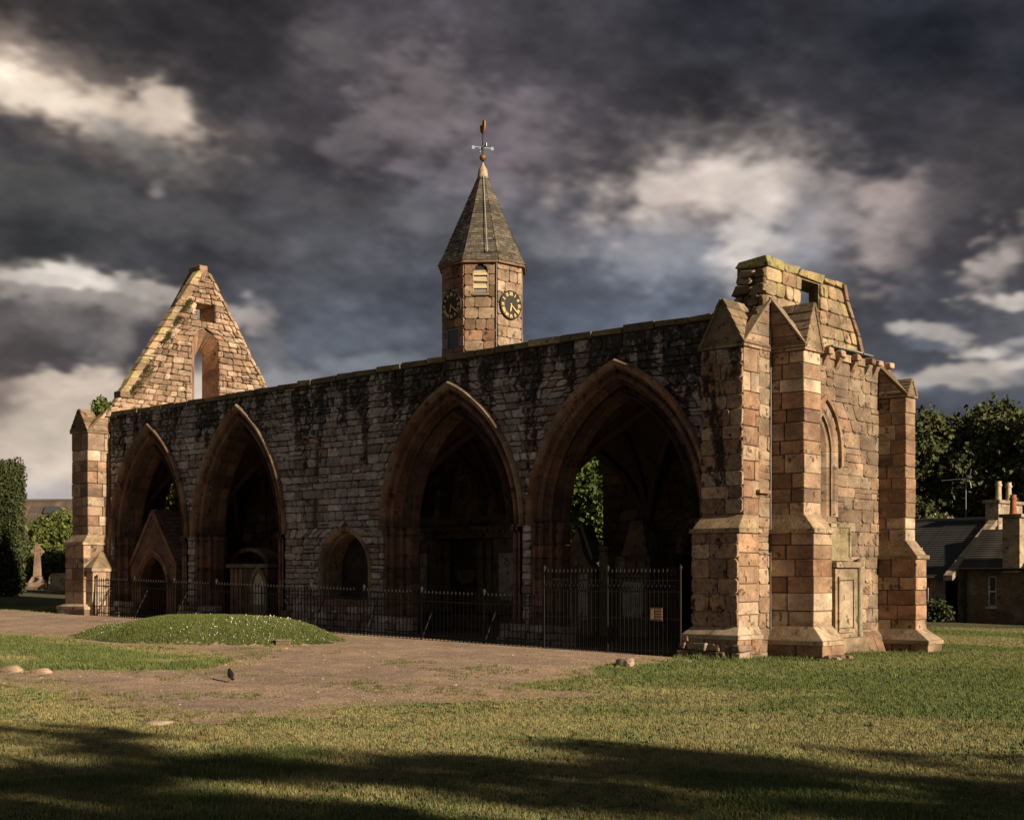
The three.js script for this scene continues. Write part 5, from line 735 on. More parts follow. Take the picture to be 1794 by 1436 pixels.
{ // memorial on the sunlit end wall
  const t = thing('mural_tablet', 'yellowish carved stone tablet set high beside the sunlit buttress', 'tablet'); const lich = [0.36, 0.315, 0.2];
  mesh('slab', block(0.0, 0.07, 1.92, 2.7, -4.34, -3.45, 0.012, lich), M.stone, t); mesh('raised_border', merge([block(0.07, 0.095, 2.62, 2.7, -4.34, -3.45, 0.008, lich), block(0.07, 0.095, 1.92, 2.0, -4.34, -3.45, 0.008, lich), block(0.07, 0.095, 2.0, 2.62, -3.53, -3.45, 0.008, lich), block(0.07, 0.095, 2.0, 2.62, -4.34, -4.26, 0.008, lich)]), M.stone, t);
  const m = thing('wall_tomb', 'tall pale panelled wall tomb with slim column at the foot of the sunlit wall', 'tomb'), c = [0.37, 0.3, 0.215];
  mesh('back_slab', block(0.0, 0.16, -0.1, 1.78, -4.5, -3.5, 0.015, c), M.stone, m); mesh('cornice', block(0.0, 0.24, 1.78, 1.9, -4.56, -3.44, 0.02, c), M.stone, m); mesh('panel', block(0.16, 0.18, 0.52, 1.5, -4.24, -3.66, 0.01, [0.47, 0.4, 0.3]), M.stone, m);
  mesh('panel_moulding', merge([block(0.16, 0.2, 1.52, 1.6, -4.3, -3.6, 0.01, c), block(0.16, 0.2, 0.42, 0.5, -4.3, -3.6, 0.01, c), block(0.16, 0.2, 0.5, 1.52, -4.3, -4.25, 0.01, c), block(0.16, 0.2, 0.5, 1.52, -3.65, -3.6, 0.01, c)]), M.stone, m); mesh('base', block(0.0, 0.34, -0.2, 0.32, -4.54, -3.46, 0.03, c), M.stone, m);
  const g = new THREE.CylinderGeometry(0.06, 0.07, 1.5, 12); g.translate(0.12, 1.05, -4.66); mesh('column', colorize(g, [0.4, 0.38, 0.27]), M.stone, m); const h = new THREE.LatheGeometry([[0.06, 0], [0.1, 0.04], [0.08, 0.08], [0.11, 0.14], [0, 0.2]].map((q) => new THREE.Vector2(...q)), 12); h.translate(0.12, 1.8, -4.66); mesh('column_head', colorize(h, [0.3, 0.27, 0.2]), M.stone, m); mesh('column_base', block(0.0, 0.26, -0.2, 0.3, -4.8, -4.56, 0.02, c), M.stone, m);
}
// ------------------------------------------------------------------ houses
const RX = -FZ, RZ = FX;   // across the view
function slateRoof(name, parent, A, B, C, D, col, rows, seed) { // A-B eave, D-C ridge; rows of slates as stepped strips
  const r = rng(seed), gs = []; const L = (p, q, t) => [mix(p[0], q[0], t), mix(p[1], q[1], t), mix(p[2], q[2], t)];
  for (let k = 0; k < rows; k++) { const a = L(A, D, k / rows), b = L(B, C, k / rows), c = L(B, C, (k + 1.15) / rows), d = L(A, D, (k + 1.15) / rows); const n = 8; for (let i = 0; i < n; i++) { const t0 = i / n, t1 = (i + 1) / n, P = L(a, b, t0), Q = L(a, b, t1), S = L(d, c, t1), T = L(d, c, t0); for (const p of [P, Q]) p[1] += 0.03; const kk = 0.8 + r() * 0.4, w = Math.hypot(b[0] - a[0], b[2] - a[2]); gs.push(buffer([...P, ...Q, ...S, ...P, ...S, ...T, P[0], P[1] - 0.05, P[2], ...Q, ...P, P[0], P[1] - 0.05, P[2], Q[0], Q[1] - 0.05, Q[2], ...Q], null, [t0 * w / 4, 0, t1 * w / 4, 0, t1 * w / 4, 0.05, t0 * w / 4, 0, t1 * w / 4, 0.05, t0 * w / 4, 0.05, t0, 0, t1, 0, t0, 0.1, t0, 0, t1, 0, t1, 0], [col[0] * kk, col[1] * kk, col[2] * kk])); } }
  return mesh(name, merge(gs), M.slate, parent);
}
function pot(parent, x, y, z, mat, h = 0.75) { const g = new THREE.LatheGeometry([[0.16, 0], [0.14, 0.06], [0.115, h * 0.7], [0.16, h * 0.76], [0.15, h * 0.84], [0.12, h * 0.88], [0.13, h], [0.1, h], [0.1, h * 0.8]].map((p) => new THREE.Vector2(...p)), 14); g.translate(x, y, z); mesh('chimney_pot', g, mat, parent); }
{
  const h = thing('slate_roofed_cottage', 'low stone cottage with dark slate roofs and tall chimneys right of the church', 'house'), dark = [0.045, 0.05, 0.058], r = rng(401), wallc = [0.24, 0.19, 0.15];
  const g0 = -0.6;
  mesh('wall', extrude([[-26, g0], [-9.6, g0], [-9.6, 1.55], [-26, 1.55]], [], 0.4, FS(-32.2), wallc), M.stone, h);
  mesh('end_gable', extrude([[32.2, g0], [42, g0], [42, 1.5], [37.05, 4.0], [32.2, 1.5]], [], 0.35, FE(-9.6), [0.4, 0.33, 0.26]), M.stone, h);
  slateRoof('roof', h, [-26, 1.46, -31.95], [-9.7, 1.46, -31.95], [-9.7, 4.02, -37.05], [-26, 4.02, -37.05], dark, 26, 402);
  slateRoof('roof', h, [-9.7, 1.46, -42.2], [-26, 1.46, -42.2], [-26, 4.02, -37.05], [-9.7, 4.02, -37.05], dark, 20, 403);
  for (let k = 0; k < 7; k++) { const a = k / 7, b = (k + 1) / 7 - 0.004, y0 = mix(1.36, 4.0, a), y1 = mix(1.36, 4.0, b), z0 = mix(-31.85, -37.05, a), z1 = mix(-31.85, -37.05, b); mesh('skew_stone', hexa([[-9.9, y0, z0], [-9.5, y0, z0], [-9.5, y1, z1], [-9.9, y1, z1], [-9.9, y0 + 0.24, z0], [-9.5, y0 + 0.24, z0], [-9.5, y1 + 0.24, z1], [-9.9, y1 + 0.24, z1]], 0.02, pick([[2, 0.44, 0.38, 0.3], [1, 0.35, 0.33, 0.18]], r)), M.stone, h); }
  mesh('ridge', tube([V3(-26, 4.07, -37.05), V3(-18, 4.07, -37.05), V3(-9.9, 4.07, -37.05)], 0.09, [0.1, 0.13, 0.18]), M.lead, h);
  const ch = mesh('chimney', block(-10.05, -9.45, 3.2, 4.72, -39.3, -36.55, 0.02, [0.46, 0.39, 0.33]), M.stone, h); mesh('chimney_cope', block(-10.15, -9.35, 4.72, 4.86, -39.4, -36.45, 0.02, [0.35, 0.29, 0.24]), M.stone, ch); for (const z of [-37.3, -38.45]) pot(ch, -9.75, 4.86, z, M.cream, 0.85);
  // lower range built on at the east
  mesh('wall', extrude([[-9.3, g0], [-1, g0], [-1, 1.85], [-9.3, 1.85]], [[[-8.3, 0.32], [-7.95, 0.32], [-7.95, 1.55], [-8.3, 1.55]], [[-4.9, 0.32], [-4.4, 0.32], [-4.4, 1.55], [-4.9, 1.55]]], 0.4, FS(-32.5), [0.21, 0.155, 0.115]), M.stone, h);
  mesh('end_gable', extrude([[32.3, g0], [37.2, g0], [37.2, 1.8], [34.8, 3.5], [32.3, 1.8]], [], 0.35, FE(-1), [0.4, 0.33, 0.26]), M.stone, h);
  slateRoof('roof', h, [-9.48, 1.8, -32.25], [-0.9, 1.8, -32.25], [-0.9, 3.5, -34.8], [-9.48, 3.5, -34.8], [0.075, 0.07, 0.068], 18, 404); slateRoof('roof', h, [-0.9, 1.8, -37.4], [-9.48, 1.8, -37.4], [-9.48, 3.5, -34.8], [-0.9, 3.5, -34.8], [0.075, 0.07, 0.068], 16, 405);
  mesh('gutter', tube([V3(-9.4, 1.84, -32.2), V3(-5, 1.84, -32.2), V3(-0.9, 1.84, -32.2)], 0.06), M.iron, h); mesh('downpipe', tube([V3(-9.2, 1.8, -32.4), V3(-9.2, 0.7, -32.4), V3(-9.2, -0.5, -32.4)], 0.05), M.iron, h);
  const c2 = mesh('chimney', block(-7.6, -6.9, 1.7, 3.9, -32.95, -32.25, 0.02, [0.5, 0.4, 0.3]), M.stone, h); mesh('chimney_cope', block(-7.72, -6.78, 3.9, 4.04, -33.05, -32.15, 0.02, [0.36, 0.3, 0.24]), M.stone, c2); pot(c2, -7.3, 4.04, -32.6, M.terracotta, 0.78);
  const win = (x0, x1, y0, y1, z) => { const w = mesh('window', block(x0, x1, y0, y1, z - 0.16, z - 0.13, 0.004, [1, 1, 1]), M.glass, h); const F = (a, b, c, d) => block(a, b, c, d, z - 0.13, z - 0.05, 0.006, [1, 1, 1]); mesh('frame', merge([F(x0, x0 + 0.05, y0, y1), F(x1 - 0.05, x1, y0, y1), F(x0 + 0.05, x1 - 0.05, y1 - 0.05, y1), F(x0 + 0.05, x1 - 0.05, y0, y0 + 0.06), F(x0 + 0.05, x1 - 0.05, (y0 + y1) / 2 - 0.03, (y0 + y1) / 2 + 0.03)]), M.white, w); mesh('sill', block(x0 - 0.06, x1 + 0.06, y0 - 0.08, y0, z - 0.1, z + 0.08, 0.01, [1, 1, 1]), M.white, w); };
  win(-8.3, -7.95, 0.32, 1.55, -32.5); win(-4.9, -4.4, 0.32, 1.55, -32.5); win(-11.1, -10.65, 0.45, 1.1, -32.04);
  { const w = mesh('skylight', hexa([[-12.6, 2.28, -33.5], [-11.9, 2.28, -33.5], [-11.9, 2.66, -34.26], [-12.6, 2.66, -34.26], [-12.6, 2.4, -33.56], [-11.9, 2.4, -33.56], [-11.9, 2.78, -34.32], [-12.6, 2.78, -34.32]], 0.01, [1, 1, 1]), M.white, h); }
  const a = thing('television_aerial', 'thin metal television aerial above the slate roof', 'aerial'); mesh('mast', tube([V3(-11.1, 4.0, -37.0), V3(-11.1, 4.9, -37.0), V3(-11.1, 5.85, -37.0)], 0.022), M.steel, a); mesh('boom', tube([V3(-12.2, 5.82, -37.0), V3(-11.4, 5.85, -37.0), V3(-10.8, 5.88, -37.0)], 0.018), M.steel, a); for (let k = 0; k < 9; k++) mesh('element', tube([V3(-12.15 + k * 0.13, 5.83 + k * 0.005, -37.2), V3(-12.15 + k * 0.13, 5.83 + k * 0.005, -37.0), V3(-12.15 + k * 0.13, 5.83 + k * 0.005, -36.8)], 0.01), M.steel, a); for (const s of [-1, 1]) mesh('reflector', tube([V3(-10.98, 5.87, -37.0), V3(-10.9, 5.87 + s * 0.2, -37.0), V3(-10.86, 5.87 + s * 0.42, -37.0)], 0.018), M.steel, a);
}
{ // far cottage on the left; its ridge lies across the view
  const h = thing('grey_roofed_house', 'distant house with long grey brown roof and skylight behind the shrub', 'house'); h.position.set(-67.8, 0.9, -25.7); h.rotation.y = Math.atan2(-RZ, RX);
  mesh('wall', block(-8, 6, -1, 2.9, -3.2, 3.2, 0.02, [0.5, 0.46, 0.4]), M.stone, h);
  slateRoof('roof', h, [-8.2, 2.8, 3.4], [6.2, 2.8, 3.4], [6.2, 5.5, 0], [-8.2, 5.5, 0], [0.20, 0.165, 0.135], 22, 411); slateRoof('roof', h, [6.2, 2.8, -3.4], [-8.2, 2.8, -3.4], [-8.2, 5.5, 0], [6.2, 5.5, 0], [0.20, 0.165, 0.135], 16, 412);
  for (const x of [-8, 6]) mesh('end_gable', extrude([[-3.2, -1], [3.2, -1], [3.2, 2.8], [0, 5.4], [-3.2, 2.8]], [], 0.2, { o: [x + (x > 0 ? 0.1 : 0.1), 0, 0], u: [0, 0, -1], n: [1, 0, 0] }, [0.5, 0.45, 0.38]), M.stone, h);
  mesh('ridge', tube([V3(-8.2, 5.53, 0), V3(0, 5.53, 0), V3(6.2, 5.53, 0)], 0.1, [0.2, 0.17, 0.15]), M.stone, h);
  mesh('skylight', hexa([[0.0, 4.55, 1.2], [0.95, 4.55, 1.2], [0.95, 5.0, 0.66], [0.0, 5.0, 0.66], [0.0, 4.65, 1.3], [0.95, 4.65, 1.3], [0.95, 5.1, 0.76], [0.0, 5.1, 0.76]], 0.02, [1, 1, 1]), M.glass, h);
  mesh('porch_gable', extrude([[-2.4, 0], [0.2, 0], [0.2, 1.9], [-1.1, 3.5], [-2.4, 1.9]], [], 0.8, { o: [0, 0, 4.2], u: [1, 0, 0], n: [0, 0, 1] }, [0.75, 0.73, 0.7]), M.white, h);
}
// ------------------------------------------------------------------ graveyard pieces on the left
{
  const c = thing('celtic_cross', 'weathered pink stone celtic cross on a stepped base near the yew', 'gravestone'); c.position.set(-54.8, ground(-54.8, -17.3), -17.3); c.rotation.y = Math.atan2(-RZ, RX); const col = [0.34, 0.255, 0.195];
  mesh('base', block(-0.55, 0.55, -0.1, 0.38, -0.4, 0.4, 0.04, col), M.stone, c); mesh('step', hexa([[-0.42, 0.38, 0.3], [0.42, 0.38, 0.3], [0.42, 0.38, -0.3], [-0.42, 0.38, -0.3], [-0.26, 0.72, 0.18], [0.26, 0.72, 0.18], [0.26, 0.72, -0.18], [-0.26, 0.72, -0.18]], 0.03, col), M.stone, c);
  mesh('shaft', hexa([[-0.2, 0.72, 0.12], [0.2, 0.72, 0.12], [0.2, 0.72, -0.12], [-0.2, 0.72, -0.12], [-0.11, 2.5, 0.09], [0.11, 2.5, 0.09], [0.11, 2.5, -0.09], [-0.11, 2.5, -0.09]], 0.02, col), M.stone, c); mesh('cross_arm', block(-0.36, 0.36, 1.98, 2.16, -0.085, 0.085, 0.03, col), M.stone, c);
  const t = new THREE.TorusGeometry(0.26, 0.05, 8, 28); t.translate(0, 2.07, 0); mesh('ring', colorize(t, col), M.stone, c);
}
{ const h = thing('plain_headstone', 'plain upright pale headstone beside the western buttress', 'gravestone'); h.position.set(-46.4, ground(-46.4, -13.5), -13.5); h.rotation.y = Math.atan2(-RZ, RX) + 0.1; mesh('slab', extrude([[-0.42, -0.1], [0.42, -0.1], [0.42, 0.85], [0.3, 1.0], [-0.3, 1.0], [-0.42, 0.85]], [], 0.14, FS(0), [0.55, 0.46, 0.36]), M.stone, h); mesh('plinth', block(-0.5, 0.5, -0.1, 0.12, -0.25, 0.12, 0.02, [0.5, 0.42, 0.33]), M.stone, h); }
{ const w = thing('boundary_wall', 'low rubble boundary wall behind the celtic cross', 'wall'), r = rng(421); w.position.set(-62, ground(-62, -21.5), -21.5); w.rotation.y = Math.atan2(-RZ, RX); const st = masonry(FS(0.2), { seed: 422, y0: -0.2, y1: 0.85, left: () => -9, right: () => 6, course: [0.15, 0.26], length: [0.25, 0.7], pal: [[2, 0.42, 0.33, 0.26], [1, 0.3, 0.24, 0.19]], proud: 0.05, jit: 0.04, depth: 0.1 }); mesh('wall_core', block(-9, 6, -0.3, 0.84, -0.2, 0.14, 0.02, [0.25, 0.2, 0.16]), M.stone, w); addStones(w, 'wall_stone', st, M.stone, 200); }
// ------------------------------------------------------------------ trees and bushes
function leafCluster(n, size, spread, seed) { const r = rng(seed), gs = []; for (let i = 0; i < n; i++) { const g = new THREE.PlaneGeometry(size * (0.7 + r() * 0.6), size * 0.55 * (0.7 + r() * 0.6), 1, 1); const p = g.attributes.position; p.setZ(0, p.getZ(0) + size * 0.15); p.setZ(3, p.getZ(3) + size * 0.12); g.rotateX(r() * 6.3); g.rotateY(r() * 6.3); g.rotateZ(r() * 6.3); g.translate((r() - 0.5) * spread, (r() - 0.5) * spread, (r() - 0.5) * spread); gs.push(g); } const g = mergeGeometries(gs); g.computeVertexNormals(); return g; }
const LEAF = leafCluster(9, 0.17, 0.5, 501), LEAFS = leafCluster(9, 0.10, 0.28, 502), LEAFL = leafCluster(10, 0.2, 0.7, 503);
// a crown is a set of boughs (ellipsoids); clumps gather on the boughs' outer shells
function tree(name, label, category, group, base, trunkH, trunkR, boughs, count, leaf, cols, seed, scale = 1) {
  const t = thing(name, label, category, group), r = rng(seed); t.position.set(...base);
  const tg = []; const top = V3(0, trunkH, 0); tg.push(tube([V3(0, -0.3, 0), V3(trunkR * 0.4, trunkH * 0.5, 0), top], trunkR, null, 8));
  for (const b of boughs.slice(0, 9)) { const e = V3(b[0], b[1], b[2]); tg.push(tube([V3(0, trunkH * 0.55, 0), V3(b[0] * 0.45, mix(trunkH * 0.6, b[1], 0.6), b[2] * 0.45), e], trunkR * 0.35, null, 5)); }
  mesh('trunk', mergeGeometries(tg), M.bark, t);
  const d = new THREE.Object3D(); let vol = 0; const cum = boughs.map((b) => (vol += b[3] * b[4] * (b[5] ?? b[3])));
  const lp = leaf.attributes.position.array, ln = leaf.attributes.normal.array, li = leaf.index.array, nv = lp.length / 3, P = new Float32Array(count * lp.length), N = new Float32Array(count * lp.length), K = new Float32Array(count * lp.length), I = new Uint32Array(count * li.length), v = V3(0, 0, 0), nm = new THREE.Matrix3();
  for (let i = 0; i < count; i++) {
    const q = r() * vol; let k = 0; while (cum[k] < q) k++; const b = boughs[k]; let x, y, z; do { x = r() * 2 - 1; y = r() * 2 - 1; z = r() * 2 - 1; } while (x * x + y * y + z * z > 1); const l = Math.hypot(x, y, z) || 1, s = Math.pow(l, 0.45) / l * (0.86 + 0.2 * r()) * (0.82 + 0.4 * n3(b[0] * 3 + x * 2.5 + 50, b[1] * 2 + y * 2.5 + 50, z * 2.5 + 50));
    d.position.set(b[0] + x * s * b[3], b[1] + y * s * b[4], b[2] + z * s * (b[5] ?? b[3])); d.rotation.set(r() * 6, r() * 6, r() * 6); d.scale.setScalar(scale * (0.7 + r() * 0.7)); d.updateMatrix(); nm.getNormalMatrix(d.matrix); const p = pick(cols, r);
    for (let j = 0; j < nv; j++) { const o = (i * nv + j) * 3; v.set(lp[3 * j], lp[3 * j + 1], lp[3 * j + 2]).applyMatrix4(d.matrix); P[o] = v.x; P[o + 1] = v.y; P[o + 2] = v.z; v.set(ln[3 * j], ln[3 * j + 1], ln[3 * j + 2]).applyMatrix3(nm).normalize(); N[o] = v.x; N[o + 1] = v.y; N[o + 2] = v.z; K[o] = p[0]; K[o + 1] = p[1]; K[o + 2] = p[2]; }
    for (let j = 0; j < li.length; j++) I[i * li.length + j] = li[j] + i * nv;
  }
  const cg = new THREE.BufferGeometry(); cg.setAttribute('position', new THREE.BufferAttribute(P, 3)); cg.setAttribute('normal', new THREE.BufferAttribute(N, 3)); cg.setAttribute('color', new THREE.BufferAttribute(K, 3)); cg.setIndex(new THREE.BufferAttribute(I, 1)); mesh('crown', cg, M.leaf, t); return t;
}
const GREEN = [[3, 0.05, 0.068, 0.018], [2, 0.07, 0.085, 0.024], [1, 0.035, 0.05, 0.014]], YEW = [[3, 0.035, 0.05, 0.014], [1, 0.055, 0.07, 0.02]], LIME = [[2, 0.075, 0.12, 0.018], [2, 0.05, 0.085, 0.015], [1, 0.11, 0.15, 0.025]];
function boughsAround(n, cx, cy, rx, ry, br, seed) { const r = rng(seed), o = []; for (let i = 0; i < n; i++) { const a = r() * 6.283, e = Math.asin(r() * 1.7 - 0.7), k = 0.45 + r() * 0.45; o.push([cx + Math.cos(a) * Math.cos(e) * rx * k, cy + Math.sin(e) * ry * k, Math.sin(a) * Math.cos(e) * rx * k, br * (0.7 + r() * 0.6), br * (0.55 + r() * 0.5), br * (0.7 + r() * 0.6)]); } return o; }
// the wood behind the cottage
const WOODG = 'trees behind the cottage';
tree('broadleaf_tree', 'dark broadleaf tree next to the far buttress, leftmost behind the cottage', 'tree', WOODG, [-19.6, -1, -50], 4, 0.4, boughsAround(26, 0, 6.3, 3.6, 4.6, 1.6, 511), 6500, LEAFL, GREEN, 512);
tree('broadleaf_tree', 'dark broadleaf tree rising behind the aerial, middle of those behind the cottage', 'tree', WOODG, [-16.2, -1, -53], 4, 0.4, boughsAround(26, 0, 6.6, 4.0, 4.7, 1.7, 513), 6500, LEAFL, GREEN, 514);
tree('broadleaf_tree', 'brownish green broadleaf tree at the right edge behind the chimneys', 'tree', WOODG, [-11.5, -1, -52], 4, 0.4, boughsAround(26, 0, 6.8, 3.8, 4.8, 1.7, 515), 6500, LEAFL, [[2, 0.075, 0.085, 0.022], [2, 0.055, 0.08, 0.018], [1, 0.1, 0.075, 0.03]], 516);
tree('broadleaf_tree', 'dark tree half hidden by the far buttress of the church', 'tree', WOODG, [-23.5, -1, -50], 4, 0.4, boughsAround(18, 0, 6.0, 3.6, 4.2, 1.7, 517), 4000, LEAFL, GREEN, 518);
tree('broadleaf_tree', 'dark tree filling the gap left of the aerial behind the cottage', 'tree', WOODG, [-17.6, -1, -56], 4, 0.4, boughsAround(28, 0, 7.2, 3.6, 4.8, 1.7, 571), 6000, LEAFL, GREEN, 572);
tree('broadleaf_tree', 'dark tree between the aerial and the chimneys behind the cottage', 'tree', WOODG, [-14.0, -1, -56], 4, 0.4, boughsAround(28, 0, 7.4, 3.6, 4.8, 1.7, 573), 6000, LEAFL, GREEN, 574);
tree('flowering_shrub', 'cream flowering shrub above the cottage ridge', 'shrub', null, [-13.4, -0.6, -41.5], 2.2, 0.12, boughsAround(14, 0, 3.7, 1.9, 1.5, 0.8, 519), 2600, LEAFS, [[3, 0.07, 0.10, 0.025], [1.6, 0.55, 0.5, 0.34]], 520);
tree('low_hedge', 'small dark hedge bush against the cottage wall', 'shrub', null, [-11.1, -0.4, -31.6], 0.3, 0.05, [[-0.9, 0.4, 0, 0.7, 0.45, 0.35], [0, 0.45, 0, 0.8, 0.5, 0.35], [0.9, 0.4, 0, 0.7, 0.45, 0.35]], 900, LEAFS, YEW, 522);
// seen through the arches
tree('garden_tree', 'sunlit bright green tree seen through the fourth arch', 'tree', null, [-15.3, 0, -15.5], 3, 0.2, boughsAround(26, 0, 3.9, 1.9, 3.2, 0.75, 523), 9000, LEAFS, LIME, 524, 1.2);
tree('garden_tree', 'darker tall tree behind the bright one through the fourth arch', 'tree', null, [-21.5, 0.1, -21.5], 4, 0.3, boughsAround(22, 0, 5.0, 2.6, 4.2, 1.2, 525), 4600, LEAF, GREEN, 526);
tree('garden_tree', 'yellow green tree seen through the westernmost arch and its window', 'tree', null, [-38.1, 0.5, -14.6], 3, 0.2, boughsAround(20, 0, 3.8, 2.3, 2.9, 1.0, 527), 4600, LEAF, [[2, 0.16, 0.15, 0.02], [2, 0.11, 0.13, 0.02], [1, 0.2, 0.17, 0.03]], 528);
tree('garden_tree', 'tree glimpsed through the second arch', 'tree', null, [-45, 0.6, -21], 3.5, 0.25, boughsAround(20, 0, 3.8, 3.0, 3.2, 1.2, 529), 4200, LEAF, LIME, 530);
// left: clipped yew and a leafy shrub
{ const b = [], q = rng(531); for (let c = 0; c < 17; c++) { const a = c / 17 * 6.283, top = 5.2 + q() * 0.7; for (let y = 0.5; y < top; y += 0.5) b.push([Math.cos(a) * (0.98 + q() * 0.1), y, Math.sin(a) * (0.98 + q() * 0.1), 0.3, 0.42, 0.3]); } for (let y = 0.6; y < 5.9; y += 0.6) b.push([0, y, 0, 0.85, 0.45, 0.85]);
  tree('yew_tree', 'dark clipped columnar yew at the left edge', 'tree', null, [-42.6, 0.7, -8.0], 2, 0.25, b, 13000, LEAFS, YEW, 532, 0.9); }
tree('leafy_shrub', 'rounded green leafy shrub between the celtic cross and the buttress', 'shrub', null, [-58.6, 0.8, -20.8], 1.4, 0.1, boughsAround(20, 0, 2.0, 2.0, 1.95, 0.85, 533), 4600, LEAF, [[2, 0.085, 0.115, 0.022], [2, 0.06, 0.09, 0.018], [1, 0.13, 0.15, 0.03]], 534);
// plants rooted on the masonry
function bush(label, x, y, z, rad, n, seed, cols = LIME) { return tree('wall_plant', label, 'plant', null, [x, y, z], rad * 0.6, 0.015, [[0, rad * 0.9, 0, rad, rad * 0.8], [-rad * 0.5, rad * 0.7, 0, rad * 0.6, rad * 0.5], [rad * 0.5, rad * 0.8, 0, rad * 0.6, rad * 0.6]], n, LEAFS, cols, seed, 0.8); }
bush('small green bush growing on the head of the western buttress', -22.35, 6.42, -0.6, 0.22, 90, 541);
bush('tiny fern on the third arch capital', -9.6, 2.52, -1.2, 0.04, 5, 542).scale.setScalar(0.45);
{ const r = rng(545), gs = []; const X = -21.92, slope = 1.475; const stuff = new THREE.InstancedMesh(LEAFS, M.blade, 620), d = new THREE.Object3D(), c = new THREE.Color(); for (let i = 0; i < 620; i++) { const y = 7.0 + Math.pow(r(), 0.9) * 3.2, half = (11.25 - y) / slope + 0.13, k = Math.floor(r() * 3); d.position.set(X + r() * 0.06, y + (r() - 0.5) * 0.06, -(3.97 - half + 0.26 + r() * r() * 0.34)); d.scale.set(0.22, 0.22 + r() * 0.22, 0.26); d.rotation.set(r() * 6, r() * 6, 0); d.updateMatrix(); if (n3(y * 3.6, 3, 5) < 0.42) d.matrix.scale(V3(0.3, 0.3, 0.3)); stuff.setMatrixAt(i, d.matrix); stuff.setColorAt(i, c.setRGB(...pick([[2, 0.05, 0.055, 0.015], [1, 0.1, 0.09, 0.03]], r))); } stuff.name = 'gable_moss'; stuff.userData = { kind: 'stuff', label: 'dark moss and weeds along the gable skew', category: 'moss' }; stuff.castShadow = true; scene.add(stuff); }
// tall trees east of the camera: their shade lies over the near grass
// [x, z, crown height, half spread, half height, boughs, bough size]
const SHADE = [[30, 10.6, 6.0, 1.7, 1.5, 14, 0.32], [33, 13.2, 7.0, 2.2, 2.6, 40, 0.38], [31, 16.6, 7.6, 2.4, 3.4, 95, 0.46], [36, 20.4, 9.0, 2.8, 4.6, 130, 0.62], [26, 8.9, 5.0, 1.2, 0.9, 9, 0.28], [40, 12.0, 10.2, 2.0, 1.8, 16, 0.34], [28, 14.6, 4.2, 1.6, 1.8, 36, 0.38]];
SHADE.forEach(([x, z, cy, rx, ry, n, br], i) => tree('churchyard_tree', ['small churchyard tree outside the frame beside the lawn', 'middling churchyard tree outside the frame east of the lawn', 'taller churchyard tree outside the frame shading the near lawn', 'tallest churchyard tree outside the frame behind the others', 'lowest churchyard tree outside the frame nearest the church', 'slim high churchyard tree outside the frame farthest east', 'shrubby churchyard tree outside the frame between two taller ones'][i], 'tree', 'churchyard trees shading the lawn', [x, 0, z], cy * 0.55, 0.16, boughsAround(n, 0, cy, rx * 1.7, ry * 1.5, br, 550 + i), Math.round(n * 46 * br), LEAF, GREEN, 560 + i));
// ------------------------------------------------------------------ loose stones, block, bird
function boulder(name, label, category, group, x, z, sx, sy, sz, seed, col) { const r = rng(seed), g = new THREE.IcosahedronGeometry(1, 2), p = g.attributes.position; for (let i = 0; i < p.count; i++) { const v = V3(p.getX(i), p.getY(i), p.getZ(i)), k = 0.75 + 0.5 * n3(v.x * 1.4 + seed, v.y * 1.4 + 7, v.z * 1.4 + 3); v.multiplyScalar(k); v.y = Math.min(v.y, 0.62 + 0.25 * v.x); p.setXYZ(i, v.x * sx, v.y * sy, v.z * sz); } g.computeVertexNormals(); const m = mesh(numbered(name), colorize(g, col), M.stone, scene); m.position.set(x, ground(x, z) + sy * 0.25, z); m.rotation.y = r() * 6; tag(m, label, category, group); }
boulder('loose_stone', 'large pale loose stone lying on the gravel before the corner buttress', 'stone', 'loose stones', -0.75, 2.6, 0.27, 0.16, 0.16, 601, [0.6, 0.5, 0.38]);
boulder('loose_stone', 'small flat stone between the gate and the large pale stone', 'stone', 'loose stones', -0.95, 1.25, 0.14, 0.06, 0.09, 602, [0.5, 0.4, 0.3]);
boulder('loose_stone', 'long flat stone on the turf edge before the corner buttress', 'stone', 'loose stones', -0.55, 1.05, 0.22, 0.05, 0.1, 603, [0.52, 0.42, 0.32]);
boulder('loose_stone', 'rounded stone at the left edge, upper of the group by the gravel', 'stone', 'loose stones', -6.2, 11.35, 0.2, 0.13, 0.12, 604, [0.5, 0.4, 0.3]);
boulder('loose_stone', 'flat rounded stone at the left edge, right of the group', 'stone', 'loose stones', -5.75, 11.1, 0.17, 0.1, 0.1, 605, [0.52, 0.42, 0.32]);
boulder('loose_stone', 'half buried stone at the very left edge of the gravel', 'stone', 'loose stones', -6.3, 11.9, 0.16, 0.09, 0.12, 606, [0.45, 0.36, 0.28]);
boulder('loose_stone', 'pale flat stone in the turf below the gravel at lower left', 'stone', 'loose stones', 1.0, 13.6, 0.18, 0.05, 0.1, 607, [0.5, 0.43, 0.33]);
{ const b = thing('concrete_block', 'small square concrete block at the front of the grass mound', 'block'); const x = -8.55, z = 3.95, y = ground(x, z); mesh('body', block(-0.15, 0.15, -0.05, 0.1, -0.1, 0.1, 0.012, [0.36, 0.28, 0.21]), M.stone, b); mesh('top_slab', block(-0.16, 0.16, 0.1, 0.13, -0.11, 0.11, 0.01, [0.5, 0.42, 0.33]), M.stone, b); b.position.set(x, y, z); b.rotation.y = 0.75; }
